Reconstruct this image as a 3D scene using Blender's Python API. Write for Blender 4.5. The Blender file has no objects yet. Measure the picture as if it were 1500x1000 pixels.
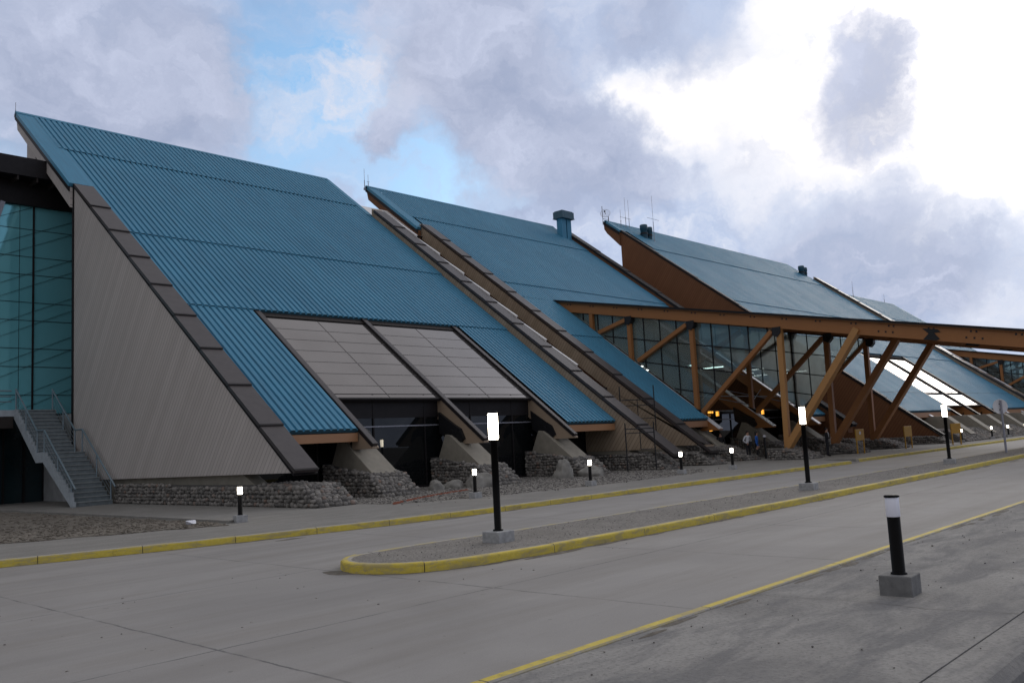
import bpy, bmesh, math, random
from mathutils import Vector, Matrix, noise

random.seed(7)
SC = bpy.context.scene
COL = SC.collection
R = math.radians

# ------------------------------------------------------------------ helpers
class MB:
    """collects faces and links them as ONE mesh object"""
    def __init__(s): s.v = []; s.f = []; s.sm = []; s.mi = []
    def add(s, vs, fs, smooth=False, mi=0):
        n = len(s.v); s.v += [tuple(v) for v in vs]
        for f in fs: s.f.append([n + i for i in f]); s.sm.append(smooth); s.mi.append(mi)
        return s
    def box(s, x0, x1, y0, y1, z0, z1, mi=0):
        return s.add([(x0,y0,z0),(x1,y0,z0),(x1,y1,z0),(x0,y1,z0),(x0,y0,z1),(x1,y0,z1),(x1,y1,z1),(x0,y1,z1)],
              [(0,3,2,1),(4,5,6,7),(0,1,5,4),(1,2,6,5),(2,3,7,6),(3,0,4,7)], False, mi)
    def prism(s, poly, x0, x1, mi=0):
        """(y,z) outline extruded along X"""
        a = sum(poly[i][0]*poly[(i+1)%len(poly)][1]-poly[(i+1)%len(poly)][0]*poly[i][1] for i in range(len(poly)))
        if a < 0: poly = poly[::-1]
        n = len(poly)
        vs = [(x0,y,z) for y,z in poly] + [(x1,y,z) for y,z in poly]
        fs = [tuple(range(n))[::-1], tuple(range(n,2*n))]
        fs += [(i,(i+1)%n,n+(i+1)%n,n+i) for i in range(n)]
        return s.add(vs, fs, False, mi)
    def plate(s, poly, z0, z1, mi=0):
        """(x,y) outline extruded along Z"""
        a = sum(poly[i][0]*poly[(i+1)%len(poly)][1]-poly[(i+1)%len(poly)][0]*poly[i][1] for i in range(len(poly)))
        if a < 0: poly = poly[::-1]
        n = len(poly)
        vs = [(x,y,z0) for x,y in poly] + [(x,y,z1) for x,y in poly]
        fs = [tuple(range(n))[::-1], tuple(range(n,2*n))] + [(i,(i+1)%n,n+(i+1)%n,n+i) for i in range(n)]
        return s.add(vs, fs, False, mi)
    def bar(s, p, q, w, h, up=(0,0,1), mi=0):
        p, q = Vector(p), Vector(q); d = (q-p).normalized(); up = Vector(up)
        a = d.cross(up)
        if a.length < 1e-4: a = d.cross(Vector((0,1,0)))
        a.normalize(); b = a.cross(d).normalized()
        a *= w/2; b *= h/2
        vs = [p-a-b,p+a-b,p+a+b,p-a+b,q-a-b,q+a-b,q+a+b,q-a+b]
        return s.add(vs, [(0,1,2,3),(4,7,6,5),(0,4,5,1),(1,5,6,2),(2,6,7,3),(3,7,4,0)], False, mi)
    def tube(s, pts, r, n=8, mi=0, cap=True):
        pts = [Vector(p) for p in pts]; rings = []
        for i, p in enumerate(pts):
            d = (pts[min(i+1,len(pts)-1)] - pts[max(i-1,0)]).normalized()
            a = d.cross(Vector((0,0,1)))
            if a.length < 1e-3: a = d.cross(Vector((0,1,0)))
            a.normalize(); b = d.cross(a)
            rr = r[i] if isinstance(r,(list,tuple)) else r
            rings.append([p + (a*math.cos(2*math.pi*k/n)+b*math.sin(2*math.pi*k/n))*rr for k in range(n)])
        vs = [v for g in rings for v in g]; fs = []
        for i in range(len(pts)-1):
            for k in range(n):
                fs.append((i*n+k, i*n+(k+1)%n, (i+1)*n+(k+1)%n, (i+1)*n+k))
        s.add(vs, fs, True, mi)
        if cap: s.add(rings[0], [tuple(range(n))[::-1]], False, mi); s.add(rings[-1], [tuple(range(n))], False, mi)
        return s
    def lathe(s, prof, c=(0,0,0), n=20, mi=0):
        vs = []; fs = []
        for r_, z in prof:
            for k in range(n):
                a = 2*math.pi*k/n; vs.append((c[0]+r_*math.cos(a), c[1]+r_*math.sin(a), c[2]+z))
        for i in range(len(prof)-1):
            for k in range(n): fs.append((i*n+k, i*n+(k+1)%n, (i+1)*n+(k+1)%n, (i+1)*n+k))
        return s.add(vs, fs, True, mi)
    def build(s, name, mats, parent=None, bevel=0):
        me = bpy.data.meshes.new(name); me.from_pydata(s.v, [], s.f)
        me.polygons.foreach_set('use_smooth', s.sm); me.polygons.foreach_set('material_index', s.mi)
        if not isinstance(mats,(list,tuple)): mats = [mats]
        for m in mats: me.materials.append(m)
        me.update()
        o = bpy.data.objects.new(name, me); COL.objects.link(o)
        if parent: o.parent = parent
        if bevel:
            b = o.modifiers.new('edge','BEVEL'); b.width = bevel; b.segments = 2; b.limit_method = 'ANGLE'
        return o

def tag(o, label=None, cat=None, group=None, kind=None):
    if label: o['label'] = label
    if cat: o['category'] = cat
    if group: o['group'] = group
    if kind: o['kind'] = kind
    return o
def empty(name, loc=(0,0,0), rz=0):
    o = bpy.data.objects.new(name, None); COL.objects.link(o); o.location = loc; o.rotation_euler = (0,0,rz)
    o.empty_display_size = .2
    return o
def copy_tree(o, parent=None):
    c = o.copy(); COL.objects.link(c)
    if parent: c.parent = parent
    for ch in list(o.children): copy_tree(ch, c)
    return c

# ------------------------------------------------------------------ materials
def mat(name):
    m = bpy.data.materials.new(name); m.use_nodes = True
    nt = m.node_tree; nt.nodes.clear()
    out = nt.nodes.new('ShaderNodeOutputMaterial'); b = nt.nodes.new('ShaderNodeBsdfPrincipled')
    nt.links.new(b.outputs[0], out.inputs[0])
    return m, nt, b
def nd(nt, t, **kw):
    n = nt.nodes.new(t)
    for k, v in kw.items():
        if k in n.inputs.keys() if hasattr(n.inputs,'keys') else False: n.inputs[k].default_value = v
        else: setattr(n, k, v)
    return n
def coords(nt, scale=(1,1,1), kind='Object', rot=(0,0,0)):
    tc = nt.nodes.new('ShaderNodeTexCoord'); mp = nt.nodes.new('ShaderNodeMapping')
    mp.inputs['Scale'].default_value = scale; mp.inputs['Rotation'].default_value = rot
    nt.links.new(tc.outputs[kind], mp.inputs['Vector']); return mp.outputs[0]
def noi(nt, vec, scale, detail=4, rough=.55, dist=0):
    n = nt.nodes.new('ShaderNodeTexNoise'); n.inputs['Scale'].default_value = scale
    n.inputs['Detail'].default_value = detail; n.inputs['Roughness'].default_value = rough; n.inputs['Distortion'].default_value = dist
    nt.links.new(vec, n.inputs['Vector']); return n.outputs['Fac']
def ramp(nt, fac, stops):
    r = nt.nodes.new('ShaderNodeValToRGB'); e = r.color_ramp.elements
    while len(e) < len(stops): e.new(.5)
    for i, (p, c) in enumerate(stops):
        e[i].position = p; e[i].color = (*c, 1) if len(c) == 3 else c
    nt.links.new(fac, r.inputs[0]); return r.outputs[0]
def mth(nt, op, a, b=None, c=None, clamp=False):
    n = nt.nodes.new('ShaderNodeMath'); n.operation = op; n.use_clamp = clamp
    for i, x in enumerate((a, b, c)):
        if x is None: continue
        if isinstance(x, (int, float)): n.inputs[i].default_value = x
        else: nt.links.new(x, n.inputs[i])
    return n.outputs[0]
def mix(nt, fac, a, b, mode='MIX'):
    n = nt.nodes.new('ShaderNodeMix'); n.data_type = 'RGBA'; n.blend_type = mode
    for i, x in ((0, fac), (6, a), (7, b)):
        if isinstance(x, (int, float)): n.inputs[i].default_value = x
        elif isinstance(x, tuple): n.inputs[i].default_value = (*x, 1)
        else: nt.links.new(x, n.inputs[i])
    return n.outputs[2]
def bump(nt, b, h, strength=.4, dist=.01):
    n = nt.nodes.new('ShaderNodeBump'); n.inputs['Strength'].default_value = strength; n.inputs['Distance'].default_value = dist
    nt.links.new(h, n.inputs['Height']); nt.links.new(n.outputs[0], b.inputs['Normal'])
def sock(nt, x, s):
    if isinstance(x, tuple): s.default_value = (*x, 1)
    elif isinstance(x, (int, float)): s.default_value = x
    else: nt.links.new(x, s)

def simple(name, col, rough=.6, metal=0, var=.25, nscale=6, bmp=.15, spec=.5, scale=(1,1,1)):
    m, nt, b = mat(name); v = coords(nt, scale)
    f = noi(nt, v, nscale, 5, .6)
    dk = tuple(c*(1-var) for c in col); lt = tuple(min(1,c*(1+var)) for c in col)
    nt.links.new(ramp(nt, f, [(.3,dk),(.7,lt)]), b.inputs['Base Color'])
    b.inputs['Roughness'].default_value = rough; b.inputs['Metallic'].default_value = metal
    b.inputs['Specular IOR Level'].default_value = spec
    if bmp: bump(nt, b, noi(nt, v, nscale*9, 3), bmp, .004)
    return m
def emit(name, col, st):
    m = bpy.data.materials.new(name); m.use_nodes = True; nt = m.node_tree; nt.nodes.clear()
    o = nt.nodes.new('ShaderNodeOutputMaterial'); e = nt.nodes.new('ShaderNodeEmission')
    e.inputs[0].default_value = (*col,1); e.inputs[1].default_value = st; nt.links.new(e.outputs[0], o.inputs[0]); return m

M = {}
def make_materials():
    # painted roof sheet: slightly different batches of sheets, dirt running down the slope
    m, nt, b = mat('teal_roof_sheet'); v = coords(nt)
    big = noi(nt, v, .18, 4, .6); st = noi(nt, coords(nt,(7,.5,.5)), 1, 4, .65); fine = noi(nt, v, 14, 3)
    sep = nt.nodes.new('ShaderNodeSeparateXYZ'); nt.links.new(v, sep.inputs[0])
    wn = nt.nodes.new('ShaderNodeTexWhiteNoise'); wn.noise_dimensions = '2D'
    cm = nt.nodes.new('ShaderNodeCombineXYZ'); nt.links.new(mth(nt,'FLOOR',mth(nt,'DIVIDE',sep.outputs[0],.9)), cm.inputs[0]); nt.links.new(mth(nt,'FLOOR',mth(nt,'DIVIDE',sep.outputs[1],4.0)), cm.inputs[1])
    nt.links.new(cm.outputs[0], wn.inputs['Vector'])
    c = ramp(nt, big, [(.3,(.054,.213,.335)),(.7,(.069,.253,.385))])
    c = mix(nt, mth(nt,'MULTIPLY',wn.outputs['Value'],.16), c, (.085,.195,.29))
    c = mix(nt, mth(nt,'MULTIPLY',ramp(nt, st, [(.45,(0,0,0)),(.75,(1,1,1))]),.45), c, (.055,.130,.195))
    nt.links.new(c, b.inputs['Base Color'])
    nt.links.new(mth(nt,'MULTIPLY_ADD',fine,.10,mth(nt,'MULTIPLY_ADD',wn.outputs['Value'],.07,.50)), b.inputs['Roughness'])
    b.inputs['Specular IOR Level'].default_value = .24
    M['roof'] = m
    M['roofdark'] = simple('dark_teal_lap', (.02,.075,.11), .5, 0, .2, 5, 0)
    # weathered board cladding, boards run square to the roof slope
    def boards(name, c1, c2, cdark, w=.19, ang=37.33, rough=.75):
        m, nt, b = mat(name)
        vec = coords(nt, (1,1,1), 'Object', (R(-ang),0,0))
        sep = nt.nodes.new('ShaderNodeSeparateXYZ'); nt.links.new(vec, sep.inputs[0])
        u = mth(nt,'DIVIDE',sep.outputs['Y'],w); fl = mth(nt,'FLOOR',u); fr = mth(nt,'FRACT',u)
        wn = nt.nodes.new('ShaderNodeTexWhiteNoise'); wn.noise_dimensions = '1D'; nt.links.new(fl, wn.inputs['W'])
        n1 = noi(nt, coords(nt,(1,8,.6),'Object',(R(-ang),0,0)), 1.6, 5, .65)
        n2 = noi(nt, coords(nt), .22, 4, .6)
        c = mix(nt, mth(nt,'MULTIPLY_ADD',wn.outputs['Value'],.55,mth(nt,'MULTIPLY',n1,.45)), c1, c2)
        c = mix(nt, mth(nt,'MULTIPLY',ramp(nt,n2,[(.42,(0,0,0)),(.7,(1,1,1))]),.4), c, cdark)
        g = mth(nt,'LESS_THAN',mth(nt,'ABSOLUTE',mth(nt,'SUBTRACT',fr,.5)),.44)
        c = mix(nt, g, tuple(x*.72 for x in cdark), c)
        nt.links.new(c, b.inputs['Base Color']); b.inputs['Roughness'].default_value = rough
        b.inputs['Specular IOR Level'].default_value = .3
        bump(nt, b, mth(nt,'ADD',mth(nt,'MULTIPLY',g,1.0),mth(nt,'MULTIPLY',n1,.25)), .22, .008)
        return m
    M['boards'] = boards('weathered_grey_boards', (.43,.39,.362), (.54,.495,.465), (.37,.335,.312))
    M['boards_tan'] = boards('tan_boards', (.26,.20,.14), (.38,.30,.22), (.22,.15,.10))
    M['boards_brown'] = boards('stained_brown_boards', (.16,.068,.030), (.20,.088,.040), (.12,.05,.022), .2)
    # glulam
    def glulam(name, c1, c2, lam=.045):
        m, nt, b = mat(name)
        n1 = noi(nt, coords(nt,(1.2,1.2,14)), 2.2, 5, .65, .4); n2 = noi(nt, coords(nt), .8, 4)
        c = mix(nt, n1, c1, c2); c = mix(nt, mth(nt,'MULTIPLY',n2,.35), c, tuple(x*.5 for x in c1))
        nt.links.new(c, b.inputs['Base Color']); b.inputs['Roughness'].default_value = .55
        bump(nt, b, n1, .2, .006); return m
    M['glulam'] = glulam('stained_glulam', (.30,.115,.030), (.40,.17,.050))
    M['glulam_lit'] = glulam('lit_glulam', (.42,.20,.062), (.50,.26,.085))  # lighter copy of the stain, brighter light on the front truss put into colour
    M['beam_tan'] = glulam('weathered_tan_beam', (.30,.22,.15), (.38,.29,.21))
    M['eave'] = glulam('eave_board_wood', (.34,.17,.08), (.42,.22,.11))
    M['coping'] = simple('brown_coping_metal', (.056,.047,.047), .45, .2, .15, 3, .05)
    M['panel_bar'] = simple('grey_panel_bar', (.16,.145,.14), .5, 0, .1, 4, 0)
    M['edge'] = simple('dark_bronze_trim', (.012,.010,.011), .6, 0, .2, 4, 0, .25)
    M['steel'] = simple('black_steel', (.012,.012,.014), .5, .3, .2, 8, 0)
    M['concrete'] = simple('smooth_strut_concrete', (.245,.222,.18), .8, 0, .14, 3, .25)
    M['box_dark'] = simple('dark_base_concrete', (.15,.148,.145), .9, 0, .25, 9, .5)
    M['box_concrete'] = simple('precast_base_concrete', (.30,.30,.30), .85, 0, .25, 9, .5)
    M['stair'] = simple('painted_stair_concrete', (.17,.20,.215), .8, 0, .18, 5, .25)
    M['stair_top'] = simple('lit_tread_concrete', (.24,.265,.27), .8, 0, .15, 5, .2)  # treads lighter than risers, the light on their tops put into colour
    M['stringer'] = simple('pale_grey_stringer_paint', (.37,.41,.44), .6, 0, .12, 4, .1)
    M['railing'] = simple('galvanised_rail', (.22,.28,.32), .45, .5, .12, 12, 0)
    M['black_paint'] = simple('black_pole_paint', (.003,.0028,.003), .55, 0, .3, 12, .04, .10)
    M['valley'] = simple('white_valley_sheet', (.80,.77,.74), .25, 0, .04, 3, 0)
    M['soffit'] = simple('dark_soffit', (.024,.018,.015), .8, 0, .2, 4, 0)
    M['interior'] = simple('dark_interior_wall', (.34,.35,.35), .8, 0, .2, 2, 0)
    M['lantern'] = emit('amber_lantern_glass', (1,.42,.06), 1.6)
    M['lens'] = emit('lit_lens', (1,.90,.72), 20)
    M['lens2'] = emit('lit_small_lens', (1,.90,.74), 15)
    M['ceil'] = emit('ceiling_strip', (.9,1,.94), 4)
    M['door_glow'] = emit('lit_doorway_glass', (.85,.75,.12), .075)
    m, nt, b = mat('unlit_opal_lens'); b.inputs['Base Color'].default_value=(.80,.80,.88,1); b.inputs['Roughness'].default_value=.3
    b.inputs['Subsurface Weight'].default_value=.3; b.inputs['Subsurface Radius'].default_value=(.05,.05,.05); M['opal'] = m
    M['sign_yellow'] = simple('yellow_sign_paint', (.46,.24,.015), .5, 0, .12, 6, 0)
    M['sign_mark'] = simple('white_sign_mark', (.6,.6,.6), .5, 0, .05, 6, 0)
    M['sign_back'] = simple('grey_sign_back', (.75,.75,.78), .5, .2, .08, 6, 0)
    M['post_grey'] = simple('grey_sign_post', (.27,.27,.31), .5, .3, .1, 9, 0)
    # dark shop front glass
    m, nt, b = mat('dark_facade_glass'); b.inputs['Base Color'].default_value=(.006,.007,.008,1); b.inputs['Roughness'].default_value=.015
    b.inputs['Specular IOR Level'].default_value=.35
    bump(nt, b, noi(nt, coords(nt), .7, 2), .05, .02); M['shop'] = m
    # teal curtain wall
    m, nt, b = mat('teal_mirror_glass')
    c = ramp(nt, noi(nt, coords(nt), .25, 2), [(.3,(.17,.52,.60)),(.7,(.22,.61,.69))])
    nt.links.new(c, b.inputs['Base Color']); b.inputs['Metallic'].default_value=.3; b.inputs['Roughness'].default_value=.06
    bump(nt, b, noi(nt, coords(nt), .5, 2), .06, .02); M['teal_glass'] = m
    m, nt, b = mat('pale_glass'); b.inputs['Base Color'].default_value=(.40,.46,.50,1); b.inputs['Metallic'].default_value=.8; b.inputs['Roughness'].default_value=.08; M['pale_glass']=m
    M['shaded_glass'] = simple('shaded_teal_glass', (.008,.022,.027), .12, 0, .3, .6, 0, .6)  # darker copy of the teal glass, shade under the deck put into colour
    # skylight panel
    m, nt, b = mat('skylight_polycarbonate')
    c = ramp(nt, noi(nt, coords(nt), .5, 3), [(.3,(.215,.198,.188)),(.7,(.25,.232,.222))])
    nt.links.new(c, b.inputs['Base Color']); b.inputs['Roughness'].default_value=.09; b.inputs['Metallic'].default_value=.8
    bump(nt, b, noi(nt, coords(nt), 1.2, 3), .05, .02); M['panel'] = m
    # see-through glass with a pale film mixed in to brighten the dark panes
    def clear(name, film, tint):
        m = bpy.data.materials.new(name); m.use_nodes = True; nt = m.node_tree; nt.nodes.clear()
        o = nt.nodes.new('ShaderNodeOutputMaterial'); t = nt.nodes.new('ShaderNodeBsdfTransparent'); g = nt.nodes.new('ShaderNodeBsdfGlossy')
        mx = nt.nodes.new('ShaderNodeMixShader'); fr = nt.nodes.new('ShaderNodeFresnel'); fr.inputs[0].default_value = 1.9
        t.inputs[0].default_value = tint; g.inputs[0].default_value = (.9,.95,.95,1); g.inputs[1].default_value = .02
        nt.links.new(fr.outputs[0], mx.inputs[0]); nt.links.new(t.outputs[0], mx.inputs[1]); nt.links.new(g.outputs[0], mx.inputs[2])
        df = nt.nodes.new('ShaderNodeBsdfDiffuse'); tl = nt.nodes.new('ShaderNodeBsdfTranslucent'); df.inputs[0].default_value = (.55,.60,.58,1); tl.inputs[0].default_value = (.72,.76,.74,1)
        m2 = nt.nodes.new('ShaderNodeMixShader'); nt.links.new(df.outputs[0], m2.inputs[1]); nt.links.new(tl.outputs[0], m2.inputs[2]); m2.inputs[0].default_value = .5
        m3 = nt.nodes.new('ShaderNodeMixShader'); nt.links.new(mx.outputs[0], m3.inputs[1]); nt.links.new(m2.outputs[0], m3.inputs[2])
        nt.links.new(mth(nt,'MULTIPLY',ramp(nt, noi(nt, coords(nt,(.5,.5,.2)), 1.3, 4, .6), [(.3,(.55,.55,.55)),(.7,(1,1,1))]),film), m3.inputs[0])
        nt.links.new(m3.outputs[0], o.inputs[0]); return m
    M['glass'] = clear('clear_truss_glass', .22, (.70,.80,.80,1)); M['glass_frosted'] = clear('frosted_truss_glass', .55, (.8,.86,.86,1))
    # river stones, each its own tone
    m, nt, b = mat('river_stone')
    geo = nt.nodes.new('ShaderNodeNewGeometry'); n = noi(nt, coords(nt), 22, 4)
    c = ramp(nt, geo.outputs['Random Per Island'], [(0,(.09,.083,.076)),(.35,(.155,.143,.129)),(.65,(.21,.193,.174)),(.93,(.28,.257,.232)),(1,(.20,.125,.09))])
    c = mix(nt, mth(nt,'MULTIPLY',n,.4), c, (.12,.115,.11)); nt.links.new(c, b.inputs['Base Color']); b.inputs['Roughness'].default_value=.85
    bump(nt, b, n, .35, .01); M['stone'] = m
    M['mortar'] = simple('dark_mortar', (.085,.08,.075), .95, 0, .2, 10, .4)
    M['boulder'] = simple('grey_boulder', (.22,.21,.19), .9, 0, .35, 2.5, .8)
    # gravel pebbles
    m, nt, b = mat('pebble')
    geo = nt.nodes.new('ShaderNodeNewGeometry')
    c = ramp(nt, geo.outputs['Random Per Island'], [(0,(.08,.075,.07)),(.4,(.15,.138,.125)),(.8,(.23,.213,.195)),(1,(.36,.34,.31))])
    nt.links.new(c, b.inputs['Base Color']); b.inputs['Roughness'].default_value=.9; M['pebble']=m
    def speckle(name, stops, s1, s2=1.2, rough=.92, bm=.6, patch=(.5,.5,.5), pf=.3):
        m, nt, b = mat(name); v = coords(nt)
        vo = nt.nodes.new('ShaderNodeTexVoronoi'); vo.inputs['Scale'].default_value = s1; nt.links.new(v, vo.inputs['Vector'])
        sp = nt.nodes.new('ShaderNodeSeparateColor'); nt.links.new(vo.outputs['Color'], sp.inputs[0])
        c = ramp(nt, sp.outputs[0], stops)
        p = ramp(nt, noi(nt, v, s2, 6, .65), [(.4,(0,0,0)),(.62,(1,1,1))])
        c = mix(nt, mth(nt,'MULTIPLY',p,pf), c, patch)
        nt.links.new(c, b.inputs['Base Color']); b.inputs['Roughness'].default_value = rough; b.inputs['Specular IOR Level'].default_value=.25
        bump(nt, b, mth(nt,'ADD',vo.outputs['Distance'],noi(nt, v, s1*.3, 3)), bm, .02); return m
    M['gravel'] = speckle('gravel_bed', [(0,(.10,.095,.088)),(.5,(.20,.185,.165)),(1,(.33,.31,.28))], 22, 1.0, .95, .9, (.16,.15,.135), .4)
    M['island'] = speckle('island_gravel_asphalt', [(0,(.15,.14,.127)),(.5,(.215,.20,.182)),(1,(.28,.262,.24))], 34, .9, .95, .5, (.15,.139,.125), .5)
    M['dirt'] = speckle('brown_dirt', [(0,(.10,.085,.068)),(.5,(.17,.15,.125)),(1,(.25,.225,.19))], 16, .8, .97, 1, (.085,.072,.058), .6)
    # road slabs
    m, nt, b = mat('road_concrete'); v = coords(nt)
    sep = nt.nodes.new('ShaderNodeSeparateXYZ'); nt.links.new(v, sep.inputs[0])
    wob = mth(nt,'MULTIPLY_ADD',noi(nt, v, 1.3, 5, .7),.10,-.05)
    def joint(axis, off, period, w):
        u = mth(nt,'DIVIDE',mth(nt,'SUBTRACT',mth(nt,'ADD',sep.outputs[axis],wob),off),period)
        d = mth(nt,'ABSOLUTE',mth(nt,'SUBTRACT',mth(nt,'FRACT',mth(nt,'ADD',u,.5)),.5))
        return mth(nt,'LESS_THAN',mth(nt,'MULTIPLY',d,period),w)
    j = mth(nt,'MAXIMUM',joint('X',4.6,4.0,.016),joint('Y',8.55,4.1,.014))
    brk = ramp(nt, noi(nt, v, 2.3, 4), [(.35,(.25,.25,.25)),(.6,(1,1,1))])
    f1 = noi(nt, v, .33, 6, .62, .6); f2 = noi(nt, coords(nt,(.25,1.6,1)), .8, 5, .65); f3 = noi(nt, v, 40, 3)
    c = ramp(nt, f1, [(.28,(.250,.236,.223)),(.72,(.325,.309,.293))])
    c = mix(nt, mth(nt,'MULTIPLY',ramp(nt,f2,[(.46,(0,0,0)),(.68,(1,1,1))]),.55), c, (.215,.195,.172))
    f4 = noi(nt, v, 95, 2, .7)
    c = mix(nt, mth(nt,'MULTIPLY',ramp(nt,f4,[(.5,(0,0,0)),(.7,(1,1,1))]),.30), c, (.12,.115,.11))
    c = mix(nt, mth(nt,'MULTIPLY',f3,.22), c, (.17,.165,.16))
    lane = noi(nt, coords(nt,(.045,.95,1)), 1.0, 4, .6)
    c = mix(nt, mth(nt,'MULTIPLY',ramp(nt,lane,[(.5,(0,0,0)),(.66,(1,1,1))]),.32), c, (.17,.158,.145))
    spx = mth(nt,'GREATER_THAN',noi(nt, v, 7, 2),.735)
    c = mix(nt, mth(nt,'MULTIPLY',spx,.5), c, (.12,.115,.11))
    c = mix(nt, mth(nt,'MULTIPLY',mth(nt,'MULTIPLY',j,brk),.75), c, (.07,.068,.07))
    nt.links.new(c, b.inputs['Base Color']); b.inputs['Roughness'].default_value=.8; b.inputs['Specular IOR Level'].default_value=.35
    bump(nt, b, mth(nt,'ADD',mth(nt,'MULTIPLY',f3,.4),mth(nt,'MULTIPLY',j,-1)), .25, .01); M['road'] = m
    # pavement and rough shoulder
    def paving(name, a, c_, stain, gr, sp=.5):
        m, nt, b = mat(name); v = coords(nt)
        f1 = noi(nt, v, .5, 7, .68, .8); f2 = noi(nt, coords(nt,(.7,2.2,1)), .9, 6, .7, .5); f3 = noi(nt, v, gr, 4, .7)
        c = ramp(nt, f1, [(.3,a),(.7,c_)])
        c = mix(nt, mth(nt,'MULTIPLY',ramp(nt,f2,[(.45,(0,0,0)),(.6,(1,1,1))]),sp), c, stain)
        c = mix(nt, ramp(nt,f3,[(.5,(0,0,0)),(.75,(.8,.8,.8))]), c, tuple(x*.55 for x in a))
        c = mix(nt, ramp(nt,f3,[(.2,(.7,.7,.7)),(.36,(0,0,0))]), c, tuple(min(1,x*1.5) for x in c_))
        nt.links.new(c, b.inputs['Base Color']); b.inputs['Roughness'].default_value=.92; b.inputs['Specular IOR Level'].default_value=.25
        bump(nt, b, mth(nt,'ADD',f3,mth(nt,'MULTIPLY',f2,.6)), .55, .02); return m
    M['pave'] = paving('pavement_concrete', (.205,.196,.18), (.27,.258,.238), (.175,.166,.15), 26)
    M['shoulder'] = paving('rough_shoulder_concrete', (.205,.197,.186), (.325,.312,.292), (.150,.147,.147), 24, .8)
    # yellow kerb paint, worn
    m, nt, b = mat('worn_yellow_kerb_paint'); v = coords(nt)
    w1 = noi(nt, coords(nt,(1.2,1.2,6)), 1.6, 6, .7, .5); w2 = noi(nt, v, 18, 4, .7)
    c = ramp(nt, w2, [(.3,(.50,.38,.040)),(.7,(.62,.49,.08))])
    wear = ramp(nt, mth(nt,'ADD',mth(nt,'MULTIPLY',w1,.75),mth(nt,'MULTIPLY',w2,.25)), [(.48,(0,0,0)),(.57,(1,1,1))])
    c = mix(nt, mth(nt,'MULTIPLY',wear,.8), c, (.34,.28,.13)); 
    c = mix(nt, ramp(nt, noi(nt, v, 3.1, 5, .7), [(.58,(0,0,0)),(.72,(.6,.6,.6))]), c, (.16,.13,.06))
    nt.links.new(c, b.inputs['Base Color']); b.inputs['Roughness'].default_value=.75; bump(nt, b, w2, .3, .01); M['yellow'] = m
    m2, nt, b = mat('kerb_concrete'); v = coords(nt); w2 = noi(nt, v, 20, 4, .7); w1 = noi(nt, v, 2.2, 5, .7)
    c = ramp(nt, w2, [(.3,(.27,.255,.23)),(.7,(.37,.35,.32))])
    c = mix(nt, ramp(nt, w1, [(.45,(0,0,0)),(.6,(.7,.7,.7))]), c, (.42,.34,.12))
    nt.links.new(c, b.inputs['Base Color']); b.inputs['Roughness'].default_value=.9; bump(nt, b, w2, .4, .01); M['kerb'] = m2
    M['drift'] = simple('sand_drift', (.12,.105,.085), .95, 0, .35, 9, .6)
    M['skin'] = simple('skin', (.42,.24,.17), .6, 0, .05, 9, 0)
    M['hair'] = simple('dark_hair', (.012,.009,.008), .6, 0, .2, 20, 0)
    M['cloth_black'] = simple('black_cloth', (.010,.010,.012), .9, 0, .3, 12, 0)
    M['cloth_navy'] = simple('dark_trousers', (.014,.014,.018), .9, 0, .2, 12, 0)
    M['cloth_white'] = simple('white_cloth', (.55,.55,.58), .9, 0, .08, 12, 0)
    M['cloth_blue'] = simple('bright_blue_jacket', (.012,.10,.42), .8, 0, .15, 12, 0)
    M['rust'] = simple('rust_red_edging', (.28,.09,.05), .8, 0, .3, 20, .3)
    M['litter'] = simple('white_plastic', (.65,.66,.72), .5, 0, .1, 20, .2)
make_materials()

# ------------------------------------------------------------------ roof geometry
T = math.tan(.65155); CA = math.cos(.65155); SA = math.sin(.65155)
NV = Vector((0,-SA,CA))
def zr(y, k): return T*y + k
def rp(x, y, k, lift=0):
    """point of the sloping roof plane under y, lifted square to the plane"""
    return Vector((x, y, zr(y,k))) + NV*lift
def sheet(mb, x0, x1, y0, y1, k, lift, pitch=.30, h=.075):
    """trapezoid ribbed sheet with a closed lower lip"""
    n = max(1, round((x1-x0)/pitch)); p = (x1-x0)/n; prof = []
    for i in range(n):
        a = x0+i*p
        prof += [(a,h),(a+p*.60,h),(a+p*.68,0),(a+p*.93,0)]
    prof.append((x1,h))
    N = len(prof)
    lo = [rp(x,y0,k,lift+z) for x,z in prof]; hi = [rp(x,y1,k,lift+z) for x,z in prof]
    lip = [rp(x,y0,k,lift-.11) for x,z in prof]
    mb.add(lo+hi, [(i,i+1,N+i+1,N+i) for i in range(N-1)])
    mb.add(lip+lo, [(i,i+1,N+i+1,N+i) for i in range(N-1)], False, 1)  # lip in darker teal, the shadow line under each lap put into colour
def slab(mb, x0, x1, y0, y1, k, l0, l1, mi=0):
    a = [rp(x,y,k,l) for l in (l0,l1) for y in (y0,y1) for x in (x0,x1)]
    mb.add(a, [(0,2,3,1),(4,5,7,6),(0,1,5,4),(1,3,7,5),(3,2,6,7),(2,0,4,6)], False, mi)

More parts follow.
